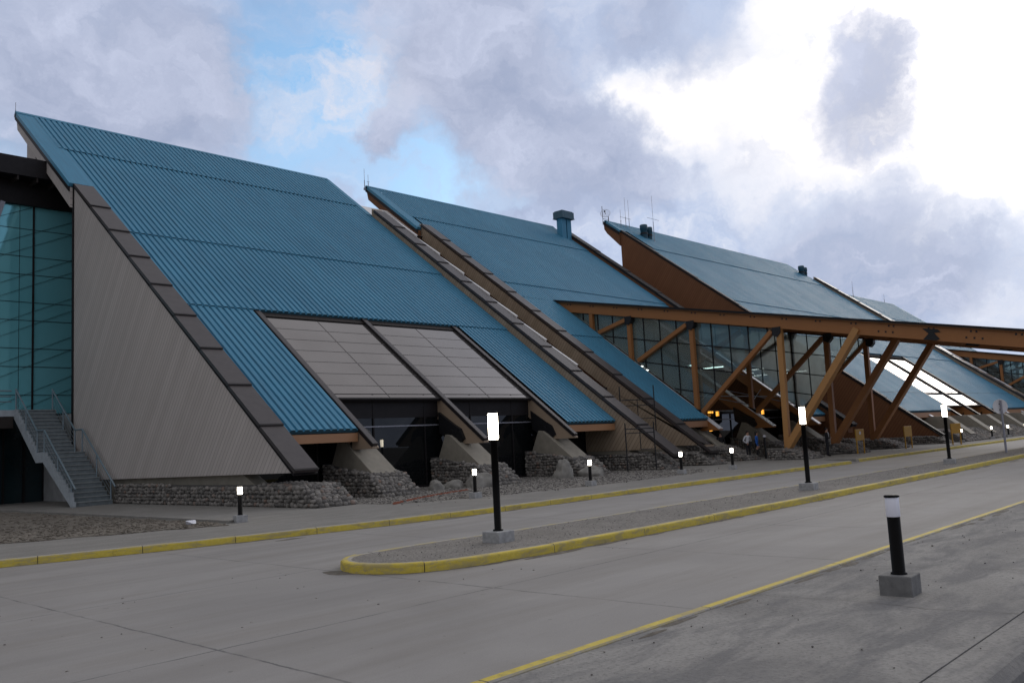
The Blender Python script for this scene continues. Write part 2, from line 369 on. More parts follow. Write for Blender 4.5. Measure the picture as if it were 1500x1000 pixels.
# unit stone
def ico():
    bm = bmesh.new(); bmesh.ops.create_icosphere(bm, subdivisions=2, radius=1)
    v = [x.co.copy() for x in bm.verts]; f = [[w.index for w in g.verts] for g in bm.faces]; bm.free(); return v, f
def ico1():
    bm = bmesh.new(); bmesh.ops.create_icosphere(bm, subdivisions=1, radius=1)
    v = [x.co.copy() for x in bm.verts]; f = [[w.index for w in g.verts] for g in bm.faces]; bm.free(); return v, f
ICO, ICO1 = ico(), ico1()
def stone(mb, c, u, v, n, a, b, d, lod=0, rnd=random):
    V, F = (ICO, ICO1)[lod]
    ang = rnd.uniform(-.35,.35); u2 = u*math.cos(ang)+v*math.sin(ang); v2 = v*math.cos(ang)-u*math.sin(ang)
    k = [rnd.uniform(.82,1.15) for _ in range(4)]; ph = rnd.uniform(0,6)
    pts = []
    for p in V:
        s = 1+.10*math.sin(3*p.x+ph)+.08*math.cos(4*p.y+2*ph)
        x = math.copysign(abs(p.x)**.9,p.x)*a*k[0]*s; y = math.copysign(abs(p.y)**.9,p.y)*b*k[1]*s
        pts.append(c+u2*x+v2*y+n*(p.z*d*k[2]))
    mb.add(pts, F, True)
def cobble(mb, quad, n, size=(.165,.14), lod=0, seed=0):
    """rows of rounded stones over a planar polygon (list of 3D points, first edge is the row direction)"""
    rnd = random.Random(seed); P = [Vector(p) for p in quad]; o = P[0]
    u = (P[1]-P[0]).normalized(); n = Vector(n).normalized(); v = n.cross(u).normalized()
    q = [((p-o).dot(u),(p-o).dot(v)) for p in P]
    def inside(x,y):
        r = False; j = len(q)-1
        for i in range(len(q)):
            if (q[i][1]>y) != (q[j][1]>y) and x < (q[j][0]-q[i][0])*(y-q[i][1])/(q[j][1]-q[i][1])+q[i][0]: r = not r
            j = i
        return r
    y = min(a[1] for a in q)+size[1]*.5; ymax = max(a[1] for a in q); x0 = min(a[0] for a in q); x1 = max(a[0] for a in q)
    while y < ymax:
        x = x0+rnd.uniform(.02,.2)*size[0]*3; rowh = size[1]*rnd.uniform(.85,1.1)
        while x < x1:
            w = size[0]*rnd.uniform(.6,1.5)
            if inside(x+w/2, y):
                c = o+u*(x+w/2)+v*(y+rnd.uniform(-.028,.028))+n*rnd.uniform(-.02,.012)
                stone(mb, c, u, v, n, w*.54, rowh*rnd.uniform(.48,.62), .072*rnd.uniform(.7,1.35), lod, rnd)
            x += w
        y += rowh*.98
def pier(parent, poly, x0, x1, lod=0, seed=0, faces=('l','r','t')):
    """cobble faced pier: (y,z) outline between two x; first point is the toe, outline goes up over the top"""
    core = MB(); ins = .03
    core.prism(poly, x0+ins, x1-ins)
    mb = MB()
    if 'l' in faces: cobble(mb, [(x0,poly[-1][0],0),(x0,poly[0][0],0)]+[(x0,y,z) for y,z in poly[1:-1]]+[(x0,poly[-1][0],poly[-2][1])], (-1,0,0), lod=lod, seed=seed)
    if 'r' in faces: cobble(mb, [(x1,poly[0][0],0),(x1,poly[-1][0],0),(x1,poly[-1][0],poly[-2][1])]+[(x1,y,z) for y,z in poly[1:-1]][::-1], (1,0,0), lod=lod, seed=seed+1)
    if 't' in faces:
        for i in range(len(poly)-3+ (0)):
            (ya,za),(yb,zb) = poly[i],poly[i+1]
            nn = Vector((0,-(zb-za),yb-ya))
            cobble(mb, [(x0,ya,za),(x1,ya,za),(x1,yb,zb),(x0,yb,zb)], nn, lod=lod, seed=seed+2+i)
    n0 = len(mb.v)
    mb2 = MB(); mb2.v = mb.v+core.v; mb2.f = mb.f+[[i+n0 for i in f] for f in core.f]; mb2.sm = mb.sm+core.sm; mb2.mi = [0]*len(mb.f)+[1]*len(core.f)
    return mb2.build('stone_pier', [M['stone'],M['mortar']], parent)

def coping(parent, x0, x1, y0, y1, k, h, step=2.0, name='coping', m='coping'):
    """metal capping in overlapping lengths down the slope"""
    mb = MB(); n = max(1, round((y1-y0)/step)); d = (y1-y0)/n
    for i in range(n):
        a = y0+i*d; b = a+d
        vs = [rp(x,y,k,l) for (y,l0) in ((a,h+.05),(b+.03,h+.012)) for l in (l0-.13,l0) for x in (x0-.04,x1+.04)]
        mb.add(vs, [(0,1,3,2),(4,6,7,5),(2,3,7,6),(0,4,5,1),(0,2,6,4),(1,5,7,3)])
        mb.add([rp(x,a+e,k,h+.056-.0*e) for e in (-.02,.05) for x in (x0-.045,x1+.045)], [(0,1,3,2)], False, 1)
    slab(mb, x0-.042, x1+.042, y0-.02, y1, k, h-.17, h-.118, 1)
    return mb.build(name, [M[m],M['edge']], parent)

# ------------------------------------------------------------------ terminal wings
def beam_poly(k, top_off=-.06, y_tip=26.35, y_top=34.2, dy=0, depth=1.12):
    """sloping glulam with a level cut at its toe"""
    f = lambda y: zr(y,k)+top_off
    yt = y_tip+dy
    zb = f(yt)-.05
    return [(yt,f(yt)),(y_top+dy,f(y_top+dy)),(y_top+dy,f(y_top+dy)-depth),(yt+1.55,f(yt+1.55)-depth*.93),(yt+1.25,zb+.52),(yt+1.25,zb),(yt+.02,zb)]
def strut_and_bracket(parent, xc, dy, k, w=1.2, lod=0, seed=0, toe=25.3, base=0, stone_w=1.7, back=29.1):
    yk = dy
    st = MB().prism([(26.2+yk,.80),(28.05+yk,2.16),(28.35+yk,2.2),(28.8+yk,1.25),(28.8+yk,.3),(26.2+yk,.3)], xc-w/2, xc+w/2)
    p = pier(parent, [(toe+yk,0),(toe+.12+yk,.16),(26.15+yk,.80),(27.4+yk,1.0),(back+yk,1.24),(back+yk,0)], xc-stone_w/2, xc+stone_w/2, lod, seed)
    so = st.build('strut', M['concrete'], p, .02)
    bk = MB()
    bk.prism([(27.40+yk,1.98),(27.62+yk,2.42),(28.0+yk,2.62),(28.95+yk,3.2),(28.9+yk,2.3),(28.5+yk,2.06),(28.1+yk,1.88),(27.7+yk,1.80)], xc-.42, xc+.42)
    bk.tube([(xc-.46,28.15+yk,2.16),(xc+.46,28.15+yk,2.16)], .26, 16)
    bk.build('bracket', M['steel'], p)
    return p
def skylight(parent, xa, xb, ya, yb, k, rows=7):
    pm = MB(); slab(pm, xa, xb, ya, yb, k, -.10, -.04); p = pm.build('skylight_panel', M['panel'], parent)
    fm = MB()
    for i in range(1,rows):
        y = ya+(yb-ya)*i/rows; slab(fm, xa+.03, xb-.03, y-.008, y+.008, k, -.038, -.031)
    xm = (xa+xb)/2; slab(fm, xm-.014, xm+.014, ya+.02, yb-.02, k, -.037, -.027)
    slab(fm, xa, xb, ya-.09, ya-.003, k, -.14, -.02, 1)
    fm.build('glazing_bars', [M['panel_bar'],M['edge']], p); return p
def mullion(parent, x0, x1, y0, y1, k, beam_mat, dy, y_tip, name='roof_beam'):
    b = MB().prism(beam_poly(k, -.1, y_tip-dy, y1-.1-dy, dy), x0+.03, x1+.06).build(name, M[beam_mat], parent)
    c = MB(); slab(c, x0, x1, y0, y1, k, -.09, .055); slab(c, x0-.025, x0+.02, y0-.05, y1, k, -.05, .075, 1)
    c.build('beam_cap', [M['coping'],M['edge']], b); return b

def facade(parent, x0, x1, y, z1, step=2.95, band=2.66):
    g = MB().box(x0, x1, y, y+.06, 0, z1).build('shopfront_glass', M['shop'], parent)
    f = MB(); n = max(1, round((x1-x0)/step))
    for i in range(n+1):
        x = x0+(x1-x0)*i/n; f.box(x-.035, x+.035, y-.05, y-.003, 0, z1)
    f.box(x0, x1, y-.047, y-.004, 0, .12)
    f.build('mullions', M['edge'], g)
    MB().box(x0, x1, y-.07, y-.052, band-.025, band+.025).build('transom', M['post_grey'], g)
    MB().box(x0, x1, y-.03, y-.006, band+.35, z1).build('fascia_band', M['edge'], g)
    return g

# ---- wing A
KA = -18.1636
def wing_a():
    w = empty('terminal_wing', (26.6,38,0))
    w.matrix_world = Matrix.Identity(4); w.location = (0,0,0)
    tag(w, 'nearest terminal wing, teal ribbed roof with two grey skylight panels and pale grey side wall', 'terminal building', 'terminal wings with slanted teal roofs')
    k = KA; r = MB()
    sheet(r, 16.95, 36.30, 47.6, 51.2, k, .15)
    sheet(r, 17.2, 36.66, 39.7, 47.68, k, .10)
    sheet(r, 17.18, 36.66, 34.36, 39.78, k, .05)
    sheet(r, 17.18, 20.45, 27.1, 34.44, k, .0)
    sheet(r, 32.80, 36.66, 27.1, 34.44, k, .0)
    slab(r, 16.05, 17.0, 43.66, 51.3, k, .02, .21); slab(r, 17.0, 17.22, 43.66, 47.6, k, .02, .20); slab(r, 36.30, 36.72, 46.5, 51.3, k, .02, .21); slab(r, 16.05, 36.6, 51.2, 51.42, k, .02, .24)
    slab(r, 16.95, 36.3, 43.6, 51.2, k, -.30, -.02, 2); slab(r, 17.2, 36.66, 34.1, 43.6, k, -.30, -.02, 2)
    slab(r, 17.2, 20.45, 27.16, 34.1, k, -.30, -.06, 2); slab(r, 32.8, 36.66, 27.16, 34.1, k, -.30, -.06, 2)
    r.build('roof', [M['roof'],M['roofdark'],M['soffit']], w)
    # verge beam under the upper left edge, with dark drip line
    vb = MB().prism([(51.3,zr(51.3,k)-.02),(43.62,zr(43.62,k)-.02),(43.62,zr(43.62,k)-1.0),(51.1,zr(51.1,k)-.70)], 16.12, 16.42).build('verge_beam', M['boards'], w)
    MB().prism([(51.34,zr(51.34,k)+.02),(43.62,zr(43.62,k)+.02),(43.62,zr(43.62,k)-.22),(51.34,zr(51.34,k)-.22)], 16.05, 16.118).build('drip_edge', M['edge'], vb)
    slw = MB().prism([(25.15,1.12),(43.64,1.0),(43.64,zr(43.64,k)+.1),(25.15,zr(25.15,k)+.12)], 16.3, 17.15).build('side_wall', M['boards'], w)
    MB().box(16.24, 16.299, 43.56, 43.70, .95, zr(43.6,k)+.18).build('corner_trim', M['edge'], slw)
    coping(w, 16.3, 17.15, 25.15, 43.66, k, .19, 1.98)
    pw = MB().prism([(24.1,1.0),(46.4,zr(46.4,k)-2.5),(46.4,zr(46.4,k)+.72),(24.1,zr(24.1,k)+.78)], 36.7, 37.55)
    pw.prism([(24.1,1.0),(46.4,1.0),(46.4,zr(46.4,k)-2.5)], 36.7, 37.55)
    pw.build('side_wall', M['boards_tan'], w)
    coping(w, 36.7, 37.55, 24.05, 46.45, k, .62, 1.98)
    for xa, xb in ((20.74,26.30),(26.61,32.32)): skylight(w, xa, xb, 28.9, 34.0, k)
    MB().box(20.45, 32.8, 34.02, 34.3, zr(34,k)-.5, zr(34,k)-.02).build('panel_gap_shade', M['edge'], w)  # dark strip standing in for the shade under the roof lip
    for i, x in enumerate((20.45, 26.30, 32.30)):
        mullion(w, x, x+.28, 26.33, 34.4, k, 'beam_tan', 0, 26.33)
        strut_and_bracket(w, (21.0,26.6,32.7)[i], 0, k, 1.2, 0, 10*i)
    for x0, x1 in ((17.18,20.42),(32.85,36.66)):
        MB().box(x0, x1, 27.12, 27.32, zr(27.1,k)-.44, zr(27.1,k)-.115).build('eave_board', M['eave'], w)
    facade(w, 17.16, 36.69, 29.15, 4.02)
    MB().box(16.35, 36.66, 49.0, 49.4, 0, zr(49,k)-.4).build('back_wall', M['boards'], w)
    MB().prism([(49.41,15.2),(50.5,15.2),(50.5,zr(50.5,k)-.9),(49.41,zr(49.41,k)-.5)], 16.42, 16.75).build('corner_post', M['boards'], w)
    # long low cobble plinth and sloping concrete beam under the left wall, and the right one
    pier(w, [(23.75,0),(23.86,.15),(24.75,.66),(27.4,.72),(39.0,.78),(39.0,0)], 16.3, 17.75, 0, 71)
    MB().prism([(27.95,.70),(29.05,1.25),(43.6,1.25),(43.6,.0),(39,.0),(39,.7)], 16.55, 17.1).build('plinth_beam', M['concrete'], w)
    pier(w, [(24.1,0),(24.2,.15),(25.2,.75),(26.5,.8),(29.1,.85),(29.1,0)], 36.5, 38.0, 0, 91)
    MB().prism([(26.0,.7),(26.9,1.3),(29.1,1.3),(29.1,.4),(26.0,.4)], 36.75, 37.5).build('plinth_beam', M['concrete'], w)
    return w
wing_a()

# ---- stepped translucent valley between the first two wings
def valley(x0, x1, k, y0, y1, drop):
    """deep dark valley floor, a sloping pale sheet at its head and a strip of overlapping pale sheets along the nearer wall"""
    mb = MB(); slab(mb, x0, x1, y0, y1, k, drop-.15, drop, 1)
    slab(mb, x0, x1, y1-2.9, y1+.4, k, -.42, -.3)
    slab(mb, x0, x1, y1-2.96, y1-2.901, k, -1.2, -.28, 1)
    n = int((y1-3-y0)/1.95); d = (y1-3-y0)/n
    for i in range(n):
        a = y0+i*d; b = a+d
        mb.add([rp(x,y,k,l) for y, l in ((a,.73),(b,.585)) for x in (x0+.05,x0+.17)] + [rp(x,y,k,l) for y, l in ((a,.5),(b,.5)) for x in (x0+.05,x0+.17)],
               [(0,1,3,2),(0,4,5,1),(1,5,7,3),(3,7,6,2),(2,6,4,0)])
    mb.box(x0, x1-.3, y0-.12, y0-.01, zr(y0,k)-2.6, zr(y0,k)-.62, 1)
    o = mb.build('valley_roof', [M['valley'],M['soffit']])
    tag(o, 'narrow bright white stepped strip in the gap between the two nearest teal roofs', 'roof')
    return o
valley(37.6, 40.98, KA, 30.6, 48.6, -1.75)

# ---- truss canopy (used at wing B and at wing D)
def quad_pts(x, pts): return [(x,y,z) for y,z in pts]
def bolts(parent, x, L):
    b0_ = None
    for y, z in L:
        if b0_ is None: b0_ = MB().box(-.016,-.001,-.042,.042,-.045,.045).build('bolt', M['steel'], parent); o = b0_
        else: o = b0_.copy(); COL.objects.link(o); o.parent = parent
        o.location = (x,y,z)
def canopy(xs, dy, dz, yend, label, lod=0, lights=True):
    t = empty('entrance_canopy', (0,0,0))
    tag(t, label, 'canopy', 'glulam truss entrance canopies')
    S = .196
    zt = lambda y: 11.0-S*(38.2+dy-y)+dz
    x0, x3 = xs[0], xs[-1]
    rf = MB()
    def sl(x0,x1,y0,y1,l0,l1,mi=0):
        rf.prism([(y0,zt(y0)+l0),(y1,zt(y1)+l0),(y1,zt(y1)+l1),(y0,zt(y0)+l1)], x0, x1, mi)
    sl(x0-.30, x3+.30, yend, 38.15+dy, .0, .05, 1); sl(x0-.34, x3+.34, yend-.05, 38.15+dy, .051, .16)
    sl(x0-.36, x0-.342, yend-.05, 38.2+dy, .04, .165, 2); sl(x3+.342, x3+.36, yend-.05, 38.2+dy, .04, .165, 2)
    n = int((x3-x0)/1.1)
    y = yend+.6
    while y < 37.5+dy:
        for a,b in zip(xs[:-1],xs[1:]):
            rf.prism([(y,zt(y)-.30),(y+.12,zt(y+.12)-.30),(y+.12,zt(y+.12)-.002),(y,zt(y)-.002)], a+.16, b-.16, 1)
        y += 1.5
    rf.build('canopy_roof', [M['roof'],M['glulam'],M['edge']], t)
    BW = .15
    FT = {0:(22.3,.55), 1:(22.55,.55), 2:(22.75,.5)}
    for i, x in enumerate(xs):
        out = 0 if i in (0,2) else 0
        gl = 'glulam'
        b = MB().prism([(yend,zt(yend)-.01),(38.1+dy,zt(38.1+dy)-.01),(37.2+dy,zt(37.2+dy)-.60),(yend,zt(yend)-.72)], x-BW, x+BW).build('roof_beam', M[gl], t)
        bl = MB(); BL = []
        yy = 38.0+dy-1.0
        while yy > yend+.3:
            for e in (-.12,.12):
                zz = zt(yy+e)-.10; BL.append((yy+e,zz))
            yy -= 1.9
        for yc in (16.4+dy, 12.3+dy):
            for e in (-.35,0,.35):
                zz = zt(yc+e)-.42; BL.append((yc+e,zz))
        if i == 0 and lod == 0: bolts(b, x-BW, BL)
        # splice plate near the outer end
        yc = 14.2+dy
        MB().prism([(yc+.42,zt(yc+.42)-.12),(yc-.30,zt(yc-.3)-.12),(yc-.42,zt(yc-.42)-.24),(yc-.12,zt(yc)-.34),(yc-.36,zt(yc-.3)-.60),(yc-.2,zt(yc-.2)-.68),(yc+.42,zt(yc+.42)-.68),(yc+.14,zt(yc+.14)-.36)], x-BW-.03, x-BW-.001).build('splice_plate', M['steel'], b)
        fy, fz = FT[i]; fy += dy; 
        # verticals standing on the roof line, post standing on the pier
        for yv in (35.28,32.3,27.8):
            yv += dy; zb = zr(yv-dy,KA)+dz
            if i == 1: zb -= .1
            MB().bar((x,yv,zb-.1),(x,yv,zt(yv)-.60),.24,.26,(0,1,0)).build('post', M[gl], t)
        MB().bar((x,fy,fz),(x,fy-.1,zt(fy)-.64),.28,.30,(0,1,0)).build('post', M['glulam_lit' if i==0 else gl], t)
        # diagonals
        for (ya,za,yb) in ((34.7,8.5,32.55),(31.75,6.35,28.1),(27.55,2.75,22.65)):
            MB().bar((x,ya+dy,za+dz),(x,yb+dy,zt(yb+dy)-.85),.24,.34,(1,0,0)).build('diagonal', M[gl], t)
        # outward leaning struts
        sp = MB().bar((x-.02,fy-.05,fz+.1),(x-.02,fy-4.45,zt(fy-4.45)-.35),.34,.50,(1,0,0)).build('strut', M['glulam_lit' if i==0 else gl], t)
        SB = []
        for q in range(7):
            f = .08+q*.125; yy = fy-.05-4.4*f; z2 = fz+.1+(zt(fy-4.45)-.35-fz-.1)*f
            for s in (-.12,.12): SB.append((yy+s*.8, z2+s*.7))
        if i == 0 and lod == 0: bolts(sp, x-.19, SB)
        # steel knuckles
        for yv in (32.3,27.8,22.35):
            zz = zt(yv+dy)-.62
            kn = MB().prism([(yv+dy+.22,zz+.02),(yv+dy-.28,zz+.02),(yv+dy-.28,zz-.30),(yv+dy-.05,zz-.55),(yv+dy+.22,zz-.42)], x-BW-.05, x+BW+.05); kn.build('knuckle_plate', M['steel'], t)
        kn = MB().prism([(27.45+dy,2.95+dz),(28.0+dy,3.2+dz),(28.05+dy,2.6+dz),(27.5+dy,2.4+dz)], x-BW-.04, x+BW+.04)
        kn.build('knuckle_plate', M['steel'], t)
        if lod == 0:
            pier(t, [(20.75+dy,0),(20.85+dy,.12),(21.6+dy,.42),(22.3+dy,.56),(23.1+dy,.6),(23.1+dy,0)], x-.95, x+.95, 0, 200+i)
        else:
            MB().prism([(20.75+dy,0),(21.6+dy,.42),(23.1+dy,.6),(23.1+dy,0)], x-.95, x+.95).build('stone_pier', M['mortar'], t)
    # glazed side walls, set just inside the outer trusses
    for i, x in ((0,x0+.22),(2,x3-.22)):
        poly = [(37.2+dy,zt(37.2+dy)-.6),(27.75+dy,zr(27.75,KA)+dz+.1),(27.4+dy,2.75+dz),(22.6+dy,zt(22.6+dy)-.72)]
        g = MB().prism(poly, x, x+.02).build('glass_wall', M['glass' if i==0 else 'glass_frosted'], t)
        fr = MB()
        def zlow(y): 
            a = y-dy
            if a > 27.75: return zr(a,KA)+dz+.1
            f = (a-22.6)/(27.4-22.6); return (zt(22.6+dy)-.72)*(1-f)+(2.75+dz)*f
        yv = 23.05
        while yv < 37:
            z0 = zlow(yv+dy); z1 = zt(yv+dy)-.6
            if z1-z0 > .2: fr.box(x-.03, x-.001, yv+dy-.035, yv+dy+.035, z0, z1)
            yv += 1.19
        for q in range(0,6):
            off = .6+1.42*q+.0
            ya = None
            ys = [22.6+.05*j for j in range(int(14.6/.05))]
            ok = [yy for yy in ys if zt(yy+dy)-off > zlow(yy+dy)+.03]
            if len(ok) > 4:
                a, b2 = ok[0]+dy, ok[-1]+dy
                fr.prism([(a,zt(a)-off-.035),(b2,zt(b2)-off-.035),(b2,zt(b2)-off+.035),(a,zt(a)-off+.035)], x-.028, x-.002)
        fr.build('glazing_bars', M['edge'], g)
    # sloping roof-line beams at the truss planes and rods between them
    for i, x in enumerate(xs):
        bp = beam_poly(KA, -.1, 26.33, 38.0, 0, .95)
        bb = MB().prism([(y+dy,z+dz) for y,z in bp], x-.2, x+.2).build('sloping_beam', M['glulam'], t)
        c = MB(); slab(c, x-.22, x+.22, 26.3+dy, 37.9+dy, KA+dz-T*dy, -.09, -.03); c.build('beam_cap', M['sign_back'], bb)
        p = strut_and_bracket(t, x, dy-(0.6 if lod else 0), KA, 1.1, 0 if lod==0 else 1, 300+i*7, toe=24.4 if lod==0 else 25.3)
    def rod(p, q, r): MB().tube([p,q], r, 6).build('bracing_rod', M['post_grey'], t)
    for a,b in zip(xs[:-1],xs[1:]):
        rod((a,30.5+dy,4.6+dz),(b,27.9+dy,3.3+dz),.028); rod((a,27.9+dy,3.3+dz),(b,30.5+dy,4.6+dz),.028)
        rod((a,28.6+dy,3.9+dz),(b,28.6+dy,3.9+dz),.03)
        rod((a,34.5+dy,7.9+dz),(b,31.5+dy,5.6+dz),.028); rod((a,31.5+dy,5.6+dz),(b,34.5+dy,7.9+dz),.028)
    return t

# ---- wing B
def wing_b():
    w = empty('terminal_wing'); k = KA
    tag(w, 'second wing from the stairs, teal roof cut open in the middle by the timber truss', 'terminal building', 'terminal wings with slanted teal roofs')
    r = MB()
    sheet(r, 41.2, 61.95, 47.6, 51.5, k, .15); sheet(r, 41.55, 61.95, 39.88, 47.68, k, .10); sheet(r, 41.55, 61.95, 38.2, 39.96, k, .05)
    for x0, x1 in ((41.55,45.72),(59.62,61.95)):
        sheet(r, x0, x1, 34.36, 38.3, k, .05); sheet(r, x0, x1, 27.05, 34.44, k, 0)
    slab(r, 40.3, 41.2, 46.0, 51.6, k, .02, .21); slab(r, 40.3, 62.0, 51.5, 51.7, k, .02, .24)
    slab(r, 41.2, 61.9, 38.4, 51.5, k, -.30, -.02, 2)
    for x0, x1 in ((41.6,45.7),(59.7,61.9)): slab(r, x0, x1, 27.1, 38.4, k, -.30, -.06, 2)
    r.build('roof', [M['roof'],M['roofdark'],M['soffit']], w)
    vb = MB().prism([(51.6,zr(51.6,k)-.02),(45.9,zr(45.9,k)-.02),(45.9,zr(45.9,k)-1.0),(51.4,zr(51.4,k)-.72)], 40.37, 40.62).build('verge_beam', M['boards_brown'], w)
    MB().prism([(51.64,zr(51.64,k)+.02),(45.9,zr(45.9,k)+.02),(45.9,zr(45.9,k)-.22),(51.64,zr(51.64,k)-.22)], 40.3, 40.368).build('drip_edge', M['edge'], vb)
    sw = MB().prism([(24.3,1.05),(30.6,1.05),(30.6,zr(30.6,k)-.62),(46.1,zr(46.1,k)-.62),(46.1,zr(46.1,k)+.40),(24.3,zr(24.3,k)+.5)], 40.7, 41.5)
    so_ = sw.build('side_wall', M['boards_tan'], w)
    MB().prism([(30.61,1.05),(49.4,1.0),(49.4,zr(49.4,k)-.35),(46.1,zr(46.1,k)-.35),(46.1,zr(46.1,k)-.625),(30.61,zr(30.61,k)-.625)], 41.0, 41.5).build('shaded_recess', M['boards_brown'], so_)  # dark brown boards put the shade below the fascia into the colour
    coping(w, 40.7, 41.5, 24.25, 46.1, k, .42, 1.98)
    rw = MB().prism([(25.5,1.1),(50.2,1.0),(50.2,zr(50.2,k)+.62),(25.5,zr(25.5,k)+.68)], 62.0, 62.8).build('side_wall', M['boards_brown'], w)
    coping(w, 62.0, 62.8, 25.45, 50.25, k, .52, 3.0, m='edge')
    for x0, x1 in ((41.55,45.72),(59.62,61.95)):
        MB().box(x0, x1, 27.07, 27.27, zr(27.05,k)-.46, zr(27.05,k)-.115).build('eave_board', M['eave'], w)
    f = facade(w, 41.52, 61.98, 29.6, 2.95, 2.4, 2.45)
    for i, x in enumerate((47.0,48.25,49.4)):
        MB().box(x-.42, x+.42, 29.52, 29.545, .08, 2.1).build('lit_door', M['door_glow'], f)
    MB().box(41.5, 62.0, 29.7, 49, 2.96, 3.06).build('upper_floor', M['interior'], w)
    MB().box(41.5, 62.0, 48.9, 49.3, 0, zr(49,k)-.4).build('back_wall', M['interior'], w)
    for y in (32.5,35.5,39,43.5):
        for x in (48.5,52,56): MB().box(x-.07, x+.07, y-.9, y+.9, 6.2, 6.26).build('ceiling_light', M['ceil'], w)
        MB().box(46.2, 59, y-.08, y+.08, 6.3, 6.55).build('ceiling_joist', M['interior'], w)
    pier(w, [(23.8,0),(23.9,.12),(24.8,.62),(26.5,.7),(29.5,.75),(29.5,0)], 40.4, 41.9, 0, 101)
    MB().prism([(25.6,.6),(26.4,1.2),(29.5,1.2),(29.5,.3),(25.6,.3)], 40.75, 41.45).build('plinth_beam', M['concrete'], w)
    pier(w, [(24.4,0),(24.5,.12),(25.4,.6),(26.5,.66),(29.5,.75),(29.5,0)], 61.7, 63.1, 0, 111)
    MB().prism([(25.9,.5),(26.7,1.2),(29.5,1.2),(29.5,.3),(25.9,.3)], 62.05, 62.75).build('plinth_beam', M['concrete'], w)
    return w
wing_b()
canopy((45.9,52.6,59.3), 0, 0, 6.2, 'large orange glulam truss entrance canopy reaching out over the drop-off road on leaning struts')

# ---- wing C
KC = -15.38
def wing_c():
    w = empty('terminal_wing'); k = KC
    tag(w, 'third wing with brown stained side wall and bright white skylight panels behind the truss', 'terminal building', 'terminal wings with slanted teal roofs')
    r = MB(); X1 = 104.4
    sheet(r, 67.5, X1, 44.3, 48.7, k, .15); sheet(r, 66.98, X1, 36.6, 44.38, k, .10); sheet(r, 66.98, X1, 30.5, 36.68, k, .05)
    for x0, x1 in ((66.98,77.72),(88.95,X1)): sheet(r, x0, x1, 23.3, 30.58, k, 0)
    slab(r, 66.4, 67.5, 47.2, 48.8, k, .02, .21); slab(r, 66.4, X1, 48.7, 48.9, k, .02, .24)
    slab(r, 67.0, X1, 30.3, 48.7, k, -.30, -.02, 2)
    for x0, x1 in ((67.0,77.7),(88.95,X1)): slab(r, x0, x1, 23.36, 30.3, k, -.30, -.06, 2)
    r.build('roof', [M['roof'],M['roofdark'],M['soffit']], w)
    vb = MB().prism([(48.95,zr(48.95,k)-.02),(47.2,zr(47.2,k)-.02),(47.2,zr(47.2,k)-1.3),(48.6,zr(48.7,k)-1.0),(48.9,zr(48.9,k)-.7)], 66.45, 66.7).build('verge_beam', M['boards_brown'], w)
    MB().prism([(49,zr(49,k)+.05),(47.2,zr(47.2,k)+.05),(47.2,zr(47.2,k)-.25),(49,zr(49,k)-.25)], 66.38, 66.448).build('drip_edge', M['edge'], vb)
    MB().prism([(20.8,.5),(47.2,.5),(47.2,zr(47.2,k)+.18),(20.8,zr(20.8,k)+.1)], 66.6, 66.95).build('side_wall', M['boards_brown'], w)
    coping(w, 66.6, 66.95, 20.75, 47.25, k, .2, 4.0, m='edge')
    MB().prism([(21.3,1.0),(45.5,1.0),(45.5,zr(45.5,k)+.62),(21.3,zr(21.3,k)+.7)], X1+.05, X1+.85).build('side_wall', M['boards_tan'], w)
    coping(w, X1+.05, X1+.85, 21.25, 45.55, k, .52, 2.4)
    for xa, xb in ((78.25,83.0),(83.5,88.45)): skylight(w, xa, xb, 23.9, 29.95, k)
    for x in (72.4,77.75,83.02,88.48,94.2,99.8):
        if 77 < x < 89: mullion(w, x, x+.46, 22.6, 30.5, k, 'glulam', -3.65, 22.6)
        else:
            b = MB().prism(beam_poly(k, -.34, 26.25, 33.8, -3.65), x, x+.4).build('roof_beam', M['glulam'], w)
            c = MB(); slab(c, x-.02, x+.42, 22.6, 23.3, k, -.30, -.22); c.build('beam_cap', M['sign_back'], b)
        st = MB().prism([(20.3,.5),(22.0,1.9),(23.2,1.95),(25.4,.5)], x-.4, x+.8).build('strut', M['concrete'], w)
    for x0, x1 in ((67.0,77.7),(88.95,X1)): MB().box(x0, x1, 23.32, 23.52, zr(23.3,k)-.5, zr(23.3,k)-.115).build('eave_board', M['eave'], w)
    facade(w, 66.97, X1+.04, 25.3, 4.0, 2.9)
    # continuous cobble bank in front of the struts
    core = MB(); core.prism([(19.75,-.02),(21.2,.78),(22.3,.95),(25.2,1.0),(25.2,-.02)], 69.0, X1)
    st = MB()
    cobble(st, [(69,19.7,.02),(X1,19.7,.02),(X1,21.2,.82),(69,21.2,.82)], (0,-.8,1.45), (.27,.19), 1, 5)
    cobble(st, [(69,21.2,.82),(X1,21.2,.82),(X1,22.3,.98),(69,22.3,.98)], (0,-.16,1.1), (.27,.19), 1, 6)
    n0 = len(st.v); st.v += core.v; st.f += [[i+n0 for i in f] for f in core.f]; st.sm += core.sm; st.mi += [1]*len(core.f)
    st.build('stone_bank', [M['stone'],M['mortar']], w)
    pier(w, [(20.2,0),(20.3,.12),(21.2,.5),(23,.55),(30.0,.6),(30.0,0)], 66.3, 67.4, 0, 121)
    MB().box(67.0, X1, 46.5, 46.9, 0, zr(46.5,k)-.4).build('back_wall', M['interior'], w)
    return w
wing_c()

